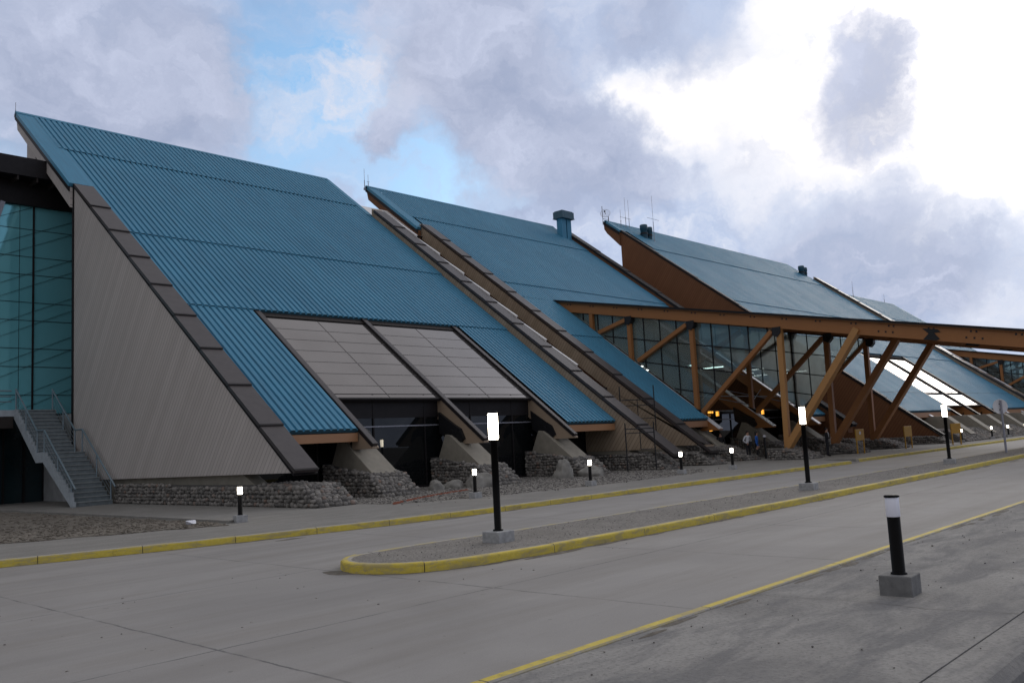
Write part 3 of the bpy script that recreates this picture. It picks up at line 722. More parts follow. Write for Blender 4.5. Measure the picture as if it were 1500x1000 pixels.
# ---- wing D, mostly hidden behind C and the canopy
KD = -15.45
def wing_d():
    w = empty('terminal_wing'); k = KD
    tag(w, 'farthest terminal wing, only its small teal ridge showing above the third roof', 'terminal building', 'terminal wings with slanted teal roofs')
    r = MB()
    sheet(r, 109.6, 123.4, 38.5, 43.0, k, .15); sheet(r, 109.6, 123.4, 32.7, 38.58, k, .10)
    for x0, x1 in ((108.4,109.1),(122.9,124.0)): sheet(r, x0, x1, 23.4, 33.0, k, 0)
    slab(r, 107.8, 109.6, 38, 43.1, k, .02, .21); slab(r, 107.8, 124, 43.0, 43.2, k, .02, .24); slab(r, 123.4, 124.1, 32.7, 43.1, k, .02, .21)
    slab(r, 108.5, 123.9, 33, 43, k, -.30, -.02, 2)
    r.build('roof', [M['roof'],M['roofdark'],M['soffit']], w)
    vb = MB().prism([(43.1,zr(43.1,k)),(36,zr(36,k)),(36,zr(36,k)-.9),(43,zr(43,k)-.9)], 107.85, 108.1).build('verge_beam', M['boards_brown'], w)
    MB().prism([(21.3,1.0),(42.5,1.0),(42.5,zr(42.5,k)-.3),(37.8,zr(37.8,k)-.3),(37.8,zr(37.8,k)+.4),(21.3,zr(21.3,k)+.45)], 107.6, 108.35).build('side_wall', M['boards_tan'], w)
    coping(w, 107.6, 108.35, 21.25, 37.8, k, .32, 2.4, m='sign_back')
    MB().prism([(21.5,1.0),(42.5,1.0),(42.5,zr(42.5,k)-.3),(21.5,zr(21.5,k)-.3)], 123.5, 124.0).build('side_wall', M['boards_brown'], w)
    MB().box(108.4, 123.4, 42.0, 42.3, 0, zr(42,k)-.4).build('back_wall', M['interior'], w)
    facade(w, 108.4, 123.4, 24.2, 2.9, 2.9, 2.4)
    return w
wing_d()
canopy((109.3,116.0,122.7), -5.3, -1.35, 4.5, 'distant glulam truss entrance canopy with glazed side, at the far right beyond the third roof', 1)

# ---- chimneys and antennas
def chimney_twin():
    t = empty('chimney', (61.3,49.7,0))
    t.location = (0,0,0)
    tag(t, 'teal twin flue chimney with wide square cap on the second roof', 'chimney')
    z0 = zr(49.5,KA)-.2
    for x in (60.98,61.72): MB().box(x-.30, x+.30, 49.35, 49.95, z0, 21.75).build('flue', M['roof'], t)
    c = MB(); c.box(60.52, 62.18, 49.1, 50.2, 21.62, 22.2); c.box(60.6, 62.1, 49.18, 50.12, 22.2, 22.28); c.box(60.48,62.22,49.06,50.24,21.56,21.62)
    c.build('cap', M['roofdark'], t)
    return t
chimney_twin()
def flue_pair(x, y, k, h, label):
    t = empty('chimney'); tag(t, label, 'chimney')
    z = zr(y,k)-.3
    for dx, rr, hh in ((0,.38,h),(.88,.34,h-.12)):
        f = MB().lathe([(rr*.86,0),(rr*.86,hh-.5),(rr,hh-.46),(rr,hh-.06),(rr*.9,hh),(0,hh+.03)], (x+dx,y,z), 14).build('flue', M['roofdark'], t)
        MB().lathe([(rr*.95,hh*.45),(rr*.98,hh*.5),(rr*.95,hh*.55)], (x+dx,y,z), 14).build('collar', M['steel'], f)
    return t
flue_pair(69.8, 46.7, KC, 1.75, 'pair of short dark flues beside the antennas on the third roof')
flue_pair(103.2, 46.4, KC, 1.6, 'pair of short dark flues at the right ridge end of the third roof')
def antenna(x, y, z, h, label, arms=(), group='thin roof antennas', r=.03):
    m = MB().tube([(x,y,z),(x,y,z+h*.45)], r, 6).tube([(x,y,z+h*.45),(x,y,z+h)], r*.5, 5)
    for (f, l) in arms: m.tube([(x-l,y,z+h*f),(x+l,y,z+h*f)], .018, 5)
    m.box(x-.06,x+.06,y-.06,y+.06,z-.05,z+.12)
    o = m.build('antenna', M['post_grey']); tag(o, label, 'antenna', group); return o
antenna(16.1, 51.35, 20.95, .80, 'thin rod antenna at the ridge tip of the nearest wing')
antenna(40.15, 51.5, 21.1, 1.6, 'rod antenna with side bracket at the ridge tip of the second wing')
antenna(40.5, 51.5, 21.2, 1.1, 'shorter second rod antenna at the ridge tip of the second wing', ((.5,.12),))
antenna(67.95, 48.0, 21.2, 2.0, 'short leftmost whip antenna between the dish and the flues', ((.45,.12),))
antenna(69.05, 48.2, 21.1, 3.5, 'tall whip antenna behind the left flue with a single arm', ((.42,.9),))
antenna(69.75, 48.3, 21.1, 3.4, 'tall plain whip antenna rising between the other two masts')
antenna(70.75, 46.2, 20.0, 4.6, 'tallest mast antenna in front of the flues with a long cross arm', ((.5,1.0),))
antenna(107.5, 42, 17.2, 1.9, 'small mast far off behind the third roof', ((.55,.25),))
antenna(120.6, 43, 17.3, 1.5, 'small mast on the farthest roof', ((.5,.3),))
def dish():
    t = empty('dish_antenna'); tag(t, 'grid dish antenna on two stubs at the ridge tip of the third wing', 'dish antenna')
    c = Vector((66.5,48.7,22.75)); ax = Vector((-.75,-.45,.1)).normalized(); u = ax.cross(Vector((0,0,1))).normalized(); v = u.cross(ax)
    g = MB()
    for q in range(-4,5):
        f = q/4.5; w = math.sqrt(1-f*f)
        pts = [c+u*(.46*w*s)+v*(.38*f)+ax*(-.22+.22*((w*s)**2+f*f)) for s in [i/5 for i in range(-5,6)]]
        g.tube(pts, .010, 5)
    rim = [c+u*(.47*math.cos(a))+v*(.39*math.sin(a)) for a in [i*math.pi/12 for i in range(25)]]
    g.tube(rim, .018, 5); g.build('grid_reflector', M['sign_back'], t)
    MB().tube([c-ax*.2,c+ax*.55],.03,6).bar(c+ax*.5,c+ax*.62,.16,.10).build('feed', M['steel'], t)
    m = MB(); m.tube([(66.2,48.8,21.6),(66.15,48.8,23.4)],.035,6); m.tube([(66.95,48.7,21.6),(66.95,48.7,22.5)],.05,6); m.tube([(66.2,48.8,22.2),(66.95,48.7,22.2)],.025,6); m.build('mast', M['post_grey'], t)
dish()

# ------------------------------------------------------------------ glazed hall, deck and stairs on the left
def glass_hall():
    t = empty('glass_hall'); tag(t, 'teal mirror glass hall under a dark roof edge, left of the nearest wing', 'building')
    Y = 48.0; X0 = -14.0
    sl = 0
    g = MB().box(X0, 18.0, Y, Y+.08, 4.4, 15.1).build('curtain_wall', M['teal_glass'], t)
    f = MB()
    for x in [15.95-2.05*i for i in range(15)]: f.box(x-.045, x+.045, Y-.06, Y-.002, 4.4, 15.05)
    f.build('main_mullions', M['edge'], g)
    f = MB()
    for i in range(1,9):
        z = 4.4+i*1.18 - (.25 if i%2 else 0); f.box(X0, 18, Y-.024, Y-.003, z-.012, z+.012)
    for x in [15.3-1.025*i for i in range(28)]: f.box(x-.008, x+.008, Y-.02, Y-.004, 4.4, 15.05)
    f.build('thin_mullions', M['edge'], g)
    f = MB()
    for i in range(-14,22):
        z = 2.5+i*1.02+ (.35 if i%2 else 0)
        f.bar((X0,Y-.03,z-6.2*1.0),(18,Y-.03,z+8.0),.012,.022,(0,1,0))
    # keep the bracing inside the glass opening
    o = f.build('bracing', M['edge'], g)
    bmx = bmesh.new(); bmx.from_mesh(o.data)
    for co, no in (((0,0,4.45),(0,0,-1)),((0,0,15.0),(0,0,1))):
        bmesh.ops.bisect_plane(bmx, geom=bmx.verts[:]+bmx.edges[:]+bmx.faces[:], plane_co=co, plane_no=no, clear_outer=True)
    bmx.to_mesh(o.data); bmx.free()
    # roof edge: upper slab, deep dark fascia
    r = MB(); r.box(X0, 19.5, Y-1.3, Y+14, 16.25, 17.2); r.box(X0, 19.5, Y-.25, Y+14, 15.05, 16.25)
    ro = r.build('flat_roof', M['edge'], t)
    for x in [17.5-.9*i for i in range(8)]: MB().box(x-.04, x+.04, Y-1.25, Y-.252, 16.02, 16.249).build('roof_joist', M['soffit'], ro)
    # pale glass and slanting post at the far left
    pg = MB().add([(-6,Y-.06,4.6),(13.2,Y-.06,4.6),(12.95,Y-.06,9.4),(14.35,Y-.06,15.0),(-6,Y-.06,15.0)], [(0,1,2,3,4)])
    MB().add([(x,Y-.1,z) for x,z in ((-6,10.6),(13.05,10.6),(14.25,15.03),(-6,15.03))], [(0,1,2,3)]).build('pale_glazing', M['pale_glass'], t)
    MB().bar((12.55,Y-.22,8.6),(14.42,Y-.22,15.05),.22,.26,(0,1,0)).build('slanting_post', M['post_grey'], t)
    # glazing below the deck and a dark end wall
    gg = MB().box(X0, 18, Y+.3, Y+.38, 0, 4.2).build('lower_glazing', M['shaded_glass'], t)
    f = MB()
    for x in [16.6-.93*i for i in range(22)]: f.box(x-.045, x+.045, Y+.22, Y+.297, 0, 4.2)
    f.build('mullions', M['edge'], gg)
    MB().box(16.6, 17.1, 43.8, 48.2, 0, 4.2).build('end_wall', M['interior'], t)
    # deck with its edge beam, dark underneath
    d = MB(); d.box(X0, 16.25, 45.6, 48, 4.15, 4.45)
    do = d.build('deck', M['stringer'], t)
    MB().box(X0, 14.35, 45.62, 47.9, 3.6, 4.149).build('deck_beam', M['soffit'], do)
    rl = MB()
    for z in (4.85,5.1,5.36): rl.tube([(X0,45.75,z),(14.3,45.75,z)], .028 if z<5.3 else .04, 6)
    for x in [13.6-1.9*i for i in range(14)]: rl.tube([(x,45.75,4.45),(x,45.75,5.36)], .035, 6)
    rl.build('deck_railing', M['railing'], do)
    # columns and dark bulk below
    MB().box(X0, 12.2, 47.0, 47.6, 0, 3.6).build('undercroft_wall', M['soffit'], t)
    return t
glass_hall()

def staircase():
    t = empty('staircase'); tag(t, 'grey concrete outdoor stairs with tube handrails, up to the deck beside the grey wall', 'stairs')
    x0, x1 = 14.38, 16.1; ya, yb, ym, yn = 38.7, 45.6, 41.9, 42.75
    rise = 4.45; st = MB(); n1, n2 = 12, 12
    pts = []
    h1 = 2.33; 
    for i in range(n1):
        y0 = ya+(ym-ya)*i/n1; y1 = ya+(ym-ya)*(i+1)/n1; z = h1*(i+1)/n1
        st.box(x0+.12, x1, y0+.035, y1+.03, z-.22, z-.045); st.box(x0+.12, x1, y0, y1+.03, z-.044, z, 1)
    st.box(x0+.12, x1, ym, yn+.02, h1-.2, h1-.004)
    for i in range(n2):
        y0 = yn+(yb-yn)*i/n2; y1 = yn+(yb-yn)*(i+1)/n2; z = h1+(rise-h1)*(i+1)/n2
        st.box(x0+.12, x1, y0+.035, y1+.03, z-.24, z-.048); st.box(x0+.12, x1, y0, y1+.03, z-.047, z-.003, 1)
    st.build('steps', [M['stair'],M['stair_top']], t)
    sg = MB()
    def saw(y0,y1,z0,z1,n):
        for i in range(n):
            a = y0+(y1-y0)*i/n; b = y0+(y1-y0)*(i+1)/n; z = z0+(z1-z0)*(i+1)/n; zl = z0+(z1-z0)*i/n
            sg.prism([(a,zl-.42),(b,z-.42),(b,z+.02),(a,z+.02)], x0, x0+.118)
    saw(ya,ym,0.42,h1,11); sg.prism([(ya-.25,0),(ya+.0,0),(ya,.42),(ya-.06,.42),(ya-.06,.22),(ya-.25,.22)], x0, x0+.118)
    sg.prism([(ym,h1-.42),(yn,h1-.42),(yn,h1+.04),(ym,h1+.04)], x0, x0+.118); saw(yn,yb,h1,rise,12)
    sg.build('stringer', M['stringer'], t)
    for x in (x0+.06, x1-.04):
        rl = MB(); zz = lambda y: (0+h1*(y-ya)/(ym-ya)) if y < ym else (h1 if y < yn else h1+(rise-h1)*(y-yn)/(yb-yn))
        path = [(x,ya-.35,zz(ya-.35)+.98),(x,ym,h1+1.0),(x,yn,h1+1.0),(x,yb,rise+.98)]
        rl.tube(path, .042, 8)
        for lv in (.3,.52,.74):
            rl.tube([(x,ya+.1,zz(ya+.1)+lv),(x,ym,h1+lv)], .009, 5); rl.tube([(x,yn,h1+lv),(x,yb,rise+lv)], .009, 5)
        for y in (ya+.1,(ya+ym)/2,ym,yn,(yn+yb)/2,yb-.05):
            rl.tube([(x,y,zz(y)-.1),(x,y,zz(y)+.99)], .035, 7)
        rl.build('handrail', M['railing'], t)
staircase()

# ------------------------------------------------------------------ ground
def ground():
    s = MB(); s.add([(-1500,-1500,-.30),(1500,-1500,-.30),(1500,1500,-.30),(-1500,1500,-.30)], [(0,1,2,3)])
    tag(s.build('ground', M['dirt']), kind='structure')
    far = [(-60,34),(-20,27),(0,21.4),(5.9,19.45),(8.4,18.7),(10.35,18.25),(14,17.62),(18,17.3),(26,17.3),(42.0,17.25)]
    rd = MB(); rd.add([(-60,4.9,-.15),(260,4.9,-.15),(260,22,-.15),(42,20,-.15),(0,24,-.15),(-20,29,-.15),(-60,36,-.15)], [(0,1,2,3,4,5,6)])
    tag(rd.build('road', M['road']), kind='structure')
    # pavement slab behind the far kerb
    pv = MB(); inner = [(x,y+.16) for x,y in far]
    pts = inner+[(42.0,19.6),(43.9,19.6),(43.9,17.75),(70,17.9),(110,18.6),(260,19.5),(260,70),(-60,70)]
    pv.plate(pts, -.29, -.004); tag(pv.build('pavement', M['pave']), kind='structure')
    MB().add([(42.0,17.1,-.149),(43.9,17.5,-.149),(43.9,19.6,-.003),(42.0,19.6,-.003)], [(0,1,2,3)]).build('ramp', M['pave'])['kind'] = 'structure'
    def kerb(name, path, w, flip, top=.0, seg=1.95, yface=True, ytop=.35, z0=-.2, jitter=.004, lim=3):
        """kerb stones: painted street face, bare top with paint lapping its front edge"""
        rnd = random.Random(len(path)); mb = MB(); P = [Vector((x,y,0)) for x,y in path]
        L = [0]
        for a,b in zip(P[:-1],P[1:]): L.append(L[-1]+(b-a).length)
        def at(s):
            s = max(0,min(L[-1],s))
            for i in range(len(P)-1):
                if s <= L[i+1] or i == len(P)-2:
                    d = (P[i+1]-P[i]).normalized(); return P[i]+d*(s-L[i]), d
        def nrm(s):
            a,_ = at(s-.25); b,_ = at(s+.25); d = (b-a).normalized(); return Vector((-d.y,d.x,0))*flip
        s = 0; sub = .3
        while s < L[-1]-.02:
            e = min(s+seg, L[-1]); g = .007; j = rnd.uniform(-jitter,jitter); m = max(1,int((e-s)/sub))
            rows = []
            for q in range(m+1):
                t = s+g+(e-s-2*g)*q/m; c,_ = at(t); n = nrm(t)
                h = top+j; ins = .022
                wv = .004*math.sin(t*7)+.003*math.sin(t*17)
                prof = [(0+wv,z0),(.006+wv,h-.035),(.014+wv,h-.012),(.04,h),(.04+w*ytop,h+.001),(w-.012,h+.001),(w,h-.012),(w,z0)]
                rows.append([c+n*a+Vector((0,0,b)) for a,b in prof])
            N = len(rows[0]); vs = [v for r_ in rows for v in r_]; base = len(mb.v)
            for q in range(m):
                for i in range(N-1):
                    f = [q*N+i,q*N+i+1,(q+1)*N+i+1,(q+1)*N+i]
                    if flip < 0: f = f[::-1]
                    mb.f.append([base+z for z in f]); mb.sm.append(False); mb.mi.append(0 if (i <= lim and yface) else 1)
            mb.v += [tuple(v) for v in vs]
            for r_ in (rows[0],rows[-1]): mb.add(r_, [tuple(range(N))], False, 1)
            s = e
        o = mb.build(name, [M['yellow'],M['kerb']]); o['kind'] = 'structure'; return o
    kerb('kerb', far, .17, 1, .0, 1.95, True, .22, lim=1)
    kerb('kerb', [(43.8,17.6),(70,17.75),(110,18.45),(200,19.2)], .17, 1, .0, 2.4, True, .3)
    # near edge: flat yellow kerb top and the rough shoulder
    kerb('kerb', [(-40,5.02),(200,5.02)], .15, -1, .015, 3.2, True, .62, -.2, .001)
    sh = MB(); sh.box(-40, 200, 2.33, 4.866, -.3, -.004); tag(sh.build('shoulder', M['shoulder'], None), kind='structure')
    e2 = MB()
    x = -40.0
    sh2 = MB(); sh2.add([(-40,2.315,-.3),(200,2.315,-.3),(200,2.315,-.006),(-40,2.315,-.006),(200,2.06,-.008),(-40,2.06,-.008),(200,2.0,-.03),(-40,2.0,-.03),(200,1.93,-.1),(-40,1.93,-.1),(200,1.9,-.29),(-40,1.9,-.29)],
        [(0,1,2,3),(3,2,4,5),(5,4,6,7),(7,6,8,9),(9,8,10,11)])
    tag(sh2.build('kerb', M['shoulder']), kind='structure')
    lo = MB().add([(-40,-30,-.2),(200,-30,-.2),(200,1.95,-.2),(-40,1.95,-.2)], [(0,1,2,3)]); tag(lo.build('road', M['pave']), kind='structure')
    # traffic island
    front = [(9.3,12.62),(8.92,12.42),(8.66,12.08),(8.55,11.66),(8.62,11.17),(8.94,10.71),(9.42,10.44),(10.0,10.27),(11.43,10.10),(14,10.02),(20.5,10.0),(32,10.16),(44.4,10.47),(80,10.7),(150,11)]
    back = [(150,12.95),(60,12.75),(33,12.52),(25.7,12.38),(13.2,12.52),(10.7,12.70),(9.3,12.62)]
    kerb('kerb', front, .17, 1, .0, 2.6, True, .35)
    kerb('kerb', back, .17, 1, .0, 2.6, False, .35)
    ring = back[:-1]+front; inner = []
    for i,(x,y) in enumerate(ring):
        if i in (0,len(ring)-1): inner.append((x, y+(-.15 if i==0 else .15))); continue
        d = Vector((ring[i+1][0]-ring[i-1][0], ring[i+1][1]-ring[i-1][1], 0)).normalized(); inner.append((x-d.y*.15, y+d.x*.15))
    isl = MB().plate(inner, -.29, -.006); tag(isl.build('traffic_island', M['island']), kind='structure')
    # gravel bed with loose pebbles
    gb = [(17.9,22.6),(18.6,21.7),(21,20.95),(24,20.6),(27,20.35),(31,20.3),(34,20.6),(36.3,22.0),(36.4,29.1),(17.9,29.1)]
    g = MB().plate(gb, -.05, .012); tag(g.build('gravel_bed', M['gravel']), kind='stuff')
    pb = MB(); rnd = random.Random(3)
    def ins(x,y,q):
        r = False; j = len(q)-1
        for i in range(len(q)):
            if (q[i][1]>y) != (q[j][1]>y) and x < (q[j][0]-q[i][0])*(y-q[i][1])/(q[j][1]-q[i][1])+q[i][0]: r = not r
            j = i
        return r
    c = 0
    while c < 6500:
        x, y = rnd.uniform(17.6,36.6), rnd.uniform(20,28.9)
        if not ins(x,y,gb) and rnd.random() > .06: continue
        c += 1; s = rnd.uniform(.016,.045)*(1.6 if rnd.random()<.04 else 1)
        stone(pb, Vector((x,y,.012+s*.25)), Vector((math.cos(c),math.sin(c),0)), Vector((-math.sin(c),math.cos(c),0)), Vector((0,0,1)), s, s*.75, s*.6, 1, rnd)
    tag(pb.build('gravel', M['pebble']), kind='stuff')
    # bare soil patch on the left with a ragged edge
    rnd = random.Random(9); bd = []
    for a,b,n in (((12.2,41),(12.12,21.9),24),((11.9,21.45),(7.3,23.3),10),((7.3,23.3),(-30,36),20)):
        for i in range(n):
            f = i/n; bd.append((a[0]+(b[0]-a[0])*f+rnd.uniform(-.12,.12), a[1]+(b[1]-a[1])*f+rnd.uniform(-.14,.14)))
    bd += [(-30,36),(-30,41)]
    d = MB().plate(bd, -.05, .014); tag(d.build('soil', M['dirt']), kind='stuff')
    pe = MB().plate([(12.18,21.95),(12.36,22.0),(12.42,26),(12.45,45),(12.27,45),(12.24,26)], -.05, .07).build('kerb', M['pave']); pe['kind'] = 'structure'
    ch = MB(); rnd = random.Random(21); c = 0
    while c < 2600:
        x, y = rnd.uniform(-6,12.2), 21.5+abs(rnd.gauss(0,6))
        if not ins(x,y,bd): continue
        c += 1; s = rnd.uniform(.02,.055)
        stone(ch, Vector((x,y,.014+s*.2)), Vector((math.cos(c),math.sin(c),0)), Vector((-math.sin(c),math.cos(c),0)), Vector((0,0,1)), s*1.3, s*.7, s*.5, 1, rnd)
    tag(ch.build('soil_clods', M['dirt']), kind='stuff')
    ck = MB(); rnd = random.Random(77)
    for (xa,ya),(xb,yb) in (((8.9,4.86),(9.05,3.9)),((9.05,3.9),(8.95,3.1)),((8.95,3.1),(9.1,2.33)),((11.25,4.86),(11.5,3.6)),((11.5,3.6),(11.75,2.33)),((14.4,4.86),(14.2,3.3)),((14.2,3.3),(14.6,2.33)),((18.2,4.86),(18.5,2.33))):
        n = 9; P = [Vector((xa+(xb-xa)*i/n+(rnd.uniform(-.03,.03) if 0<i<n else 0), ya+(yb-ya)*i/n+(rnd.uniform(-.03,.03) if 0<i<n else 0), -.0015)) for i in range(n+1)]
        for p,q in zip(P[:-1],P[1:]):
            d = (q-p).normalized(); m_ = Vector((-d.y,d.x,0))*rnd.uniform(.002,.0045); ck.add([p-m_,q-m_,q+m_,p+m_],[(0,1,2,3)])
    tag(ck.build('pavement_cracks', M['drift']), kind='structure')
    # sand and dirt drifts along kerb feet and loose specks on the shoulder
    df = MB(); rnd = random.Random(31)
    def drift(x, y, l, w, z):
        n = 10; V = [(x+rnd.uniform(-.1,.1)*l, y, z+.018*rnd.uniform(.6,1.4))]; 
        for i in range(n):
            a = 2*math.pi*i/n; V.append((x+l*math.cos(a)*rnd.uniform(.7,1.1), y+w*math.sin(a)*rnd.uniform(.6,1.1), z))
        df.add(V, [(0,i+1,(i+1)%n+1) for i in range(n)], True)
    for i in range(30): 
        x = rnd.uniform(9.8,50); drift(x, (10.25 if x<11 else (10.0 if x<24 else 10.15))+rnd.uniform(-.05,.0), rnd.uniform(.15,.6), rnd.uniform(.04,.1), -.148)
    for i in range(26):
        x = rnd.uniform(10.5,42); y = 18.2 if x < 11 else (17.6 if x < 16 else 17.27); drift(x, y-.05, rnd.uniform(.2,.8), rnd.uniform(.05,.12), -.148)
    drift(8.5, 11.9, .22, .45, -.148)
    for i in range(40): drift(rnd.uniform(4,40), 4.80+rnd.uniform(-.05,.03), rnd.uniform(.1,.5), rnd.uniform(.02,.07), -.003)
    def foot(path, off):
        for (xa,ya),(xb,yb) in zip(path[:-1],path[1:]):
            L = math.hypot(xb-xa,yb-ya); n = max(1,int(L/.25)); d = Vector((xb-xa,yb-ya,0)).normalized(); m_ = Vector((d.y,-d.x,0)); prev = None
            for i in range(n+1):
                p = Vector((xa+(xb-xa)*i/n, ya+(yb-ya)*i/n, -.1475)); w_ = off*(.35+.9*noise.noise(p*1.7)**2*4+.5*rnd.random()) if p.x < 70 else off
                cur = (p-m_*.03, p+m_*w_)
                if prev: df.add([prev[0],prev[1],cur[1],cur[0]],[(0,1,2,3)])
                prev = cur
    foot([(5.9,19.45),(8.4,18.7),(10.35,18.25),(14,17.62),(18,17.3),(26,17.3),(42.0,17.25)], .035); foot([(-20,27),(0,21.4),(5.9,19.45)], .035)
    foot([(8.55,11.66),(8.62,11.17),(8.94,10.71),(9.42,10.44),(10.0,10.27),(11.43,10.10),(14,10.02),(20.5,10.0),(32,10.16),(44.4,10.47)], .022)
    tag(df.build('dirt_drifts', M['drift']), kind='stuff')
    sp = MB(); rnd = random.Random(41)
    for i in range(190):
        x, y = rnd.uniform(4,30), rnd.uniform(2.1,4.85); s = rnd.uniform(.005,.014)*(2 if rnd.random()<.05 else 1)
        stone(sp, Vector((x,y,s*.3)), Vector((1,0,0)), Vector((0,1,0)), Vector((0,0,1)), s, s*.8, s*.6, 1, rnd)
    for i in range(1500):
        x, y = rnd.uniform(9.3,50), rnd.uniform(10.5,12.3); s = rnd.uniform(.006,.014)
        stone(sp, Vector((x,y,s*.2)), Vector((1,0,0)), Vector((0,1,0)), Vector((0,0,1)), s, s*.8, s*.6, 1, rnd)
    for i in range(55):
        x, y = rnd.uniform(3,14), rnd.uniform(9,13.2); s = rnd.uniform(.008,.02)
        if x > 8.2 and y > 10.2: continue
        stone(sp, Vector((x,y,-.148)), Vector((1,0,0)), Vector((0,1,0)), Vector((0,0,1)), s, s*.8, s*.6, 1, rnd)
    tag(sp.build('loose_grit', M['pebble']), kind='stuff')
ground()

# ------------------------------------------------------------------ lamps
def make_lamp():
    t = empty('street_lamp')
    MB().box(-.21,.21,-.21,.21,-.03,.19).build('base_block', M['box_concrete'], t, .015)
    p = MB().lathe([(.095,.19),(.095,.215),(.066,.22),(.066,1.80),(.072,1.80),(.072,1.83),(0,1.83)], n=24).build('pole', M['black_paint'], t)
    h = MB().lathe([(0,1.831),(.080,1.831),(.092,1.86),(.092,2.28),(.085,2.31),(0,2.31)], n=24).build('lens', M['lens'], t)
    c = MB().lathe([(.088,2.312),(.100,2.312),(.100,2.335),(.07,2.35),(0,2.352)], n=24)
    for k in range(3):
        a = R(20+120*k); c.bar((.097*math.cos(a),.097*math.sin(a),1.82),(.097*math.cos(a),.097*math.sin(a),2.32),.012,.012)
    c.build('lamp_cap', M['black_paint'], t)
    return t
lp = make_lamp()
for i, (x, y, l) in enumerate(((11.62,11.36,'tall lit lamp post nearest the rounded yellow nose of the island'),
        (23.9,11.1,'tall lit lamp post second along the island, in front of the entrance truss'),
        (37.25,11.4,'tall lit lamp post third along the island, in front of the white skylights'),
        (50.6,11.4,'tall lit lamp post farthest along the island, past the round sign'))):
    o = lp if i == 0 else copy_tree(lp)
    o.location = (x,y,0); o.rotation_euler = (0,0,R(6*i)); tag(o, l, 'lamp post', 'lit lamp posts along the traffic island')
def make_bollard(lit=True, blk='box_concrete'):
    t = empty('bollard_light'); M_l = M['lens2'] if lit else M['opal']
    MB().box(-.165,.165,-.165,.165,-.03,.20).build('base_block', M[blk], t, .012)
    MB().lathe([(.082,.2),(.082,.215),(.066,.22),(.066,.79),(.0,.79)], n=24).build('post', M['black_paint'], t)
    MB().lathe([(0,.791),(.066,.791),(.070,.80),(.070,.985),(.066,.995),(0,.995)], n=24).build('lens', M_l, t)
    MB().lathe([(.06,.996),(.078,.996),(.078,1.012),(.06,1.02),(0,1.02)], n=24).build('bollard_cap', M['black_paint'], t)
    return t
b0 = make_bollard(True)
for i, (x, y, l) in enumerate(((12.5,21.9,'lit bollard light on the pavement between the stairs and the first yellow kerb'),
        (20.35,20.85,'lit bollard light at the gravel edge just left of the tallest lamp post'),
        (25.8,20.35,'lit bollard light in front of the boulders right of the tallest lamp post'),
        (32.6,20.75,'lit bollard light below the narrow teal strip of the second wing'),
        (35.8,20.1,'lit bollard light left of the entrance people'),
        (66.9,19.5,'lit bollard light beside the farthest yellow notice board'),
        (74.5,19.55,'lit bollard light by the cobble bank, second past the last notice board'),
        (78.9,19.5,'lit bollard light seen just behind the round sign post'),
        (84.3,19.5,'lit bollard light farthest to the right along the cobble bank'))):
    o = b0 if i == 0 else copy_tree(b0)
    o.location = (x,y,0); o.rotation_euler = (0,0,R(7*i-12)); o.scale = (.94,.94,.94); tag(o, l, 'bollard light', 'lit bollard lights along the building')
b1 = make_bollard(False,'box_dark'); b1.location = (9.62,3.56,0); b1.rotation_euler = (0,0,R(3))
tag(b1, 'unlit black bollard light with white lens on a concrete block, alone on the near shoulder', 'bollard light')

# ------------------------------------------------------------------ small things
def boulder(x, y, a, b, h, seed, label):
    rnd = random.Random(seed); bm = bmesh.new(); bmesh.ops.create_icosphere(bm, subdivisions=4, radius=1)
    for v in bm.verts:
        p = v.co.copy(); n = noise.noise(p*1.1+Vector((seed*3.1,0,0)))*.35+noise.noise(p*2.7+Vector((0,seed,0)))*.14+noise.noise(p*7)*.04
        q = p*(1+n); q.x = max(-.92,min(.9,q.x)); v.co = (q.x*a, q.y*b, max(-.3,q.z)*h)
    for f in bm.faces: f.smooth = True
    me = bpy.data.meshes.new('boulder'); bm.to_mesh(me); bm.free(); me.materials.append(M['boulder'])
    o = bpy.data.objects.new('boulder', me); COL.objects.link(o); o.location = (x,y,h*.15); o.rotation_euler=(0,0,seed)
    tag(o, label, 'boulder', 'boulders on the gravel bed')
boulder(23.7,26.5,.36,.3,.34,1,'small pale boulder leftmost on the gravel before the middle pier')
boulder(24.5,26.4,.46,.3,.30,2,'low long boulder in the middle of three before the middle pier')
boulder(25.35,25.6,.62,.45,.52,3,'big pale boulder behind the lit bollard left of the tallest lamp post')
boulder(30.55,25.6,.46,.42,.72,4,'tall rounded boulder standing left of the rightmost near pier')
boulder(31.75,25.0,.62,.45,.40,5,'low brownish boulder beside the tall rounded one')

def edging():
    mb = MB(); n = 60
    for i in range(n):
        f = i/n; x = 17.9+5.7*f; y = 22.0+2.5*f+.25*math.sin(f*3)
        mb.box(x-.035, x+.025, y-.05, y+.05, .0, .05+.015*math.sin(i*2.3))
    o = mb.build('garden_edging', M['rust']); tag(o, 'rust red dashed edging strip lying in the gravel', 'edging')
edging()
o = MB()
rnd = random.Random(5); V = [Vector((rnd.uniform(-.16,.16),rnd.uniform(-.1,.1),rnd.uniform(.0,.13))) for _ in range(14)]
bm = bmesh.new(); [bm.verts.new(v) for v in V]; bmesh.ops.convex_hull(bm, input=bm.verts[:]); me = bpy.data.meshes.new('litter'); bm.to_mesh(me); bm.free()
me.materials.append(M['litter']); ob = bpy.data.objects.new('plastic_bag', me); COL.objects.link(ob); ob.location = (11.5,22.7,.01)
tag(ob, 'crumpled white plastic litter on the soil beside the pavement', 'litter')

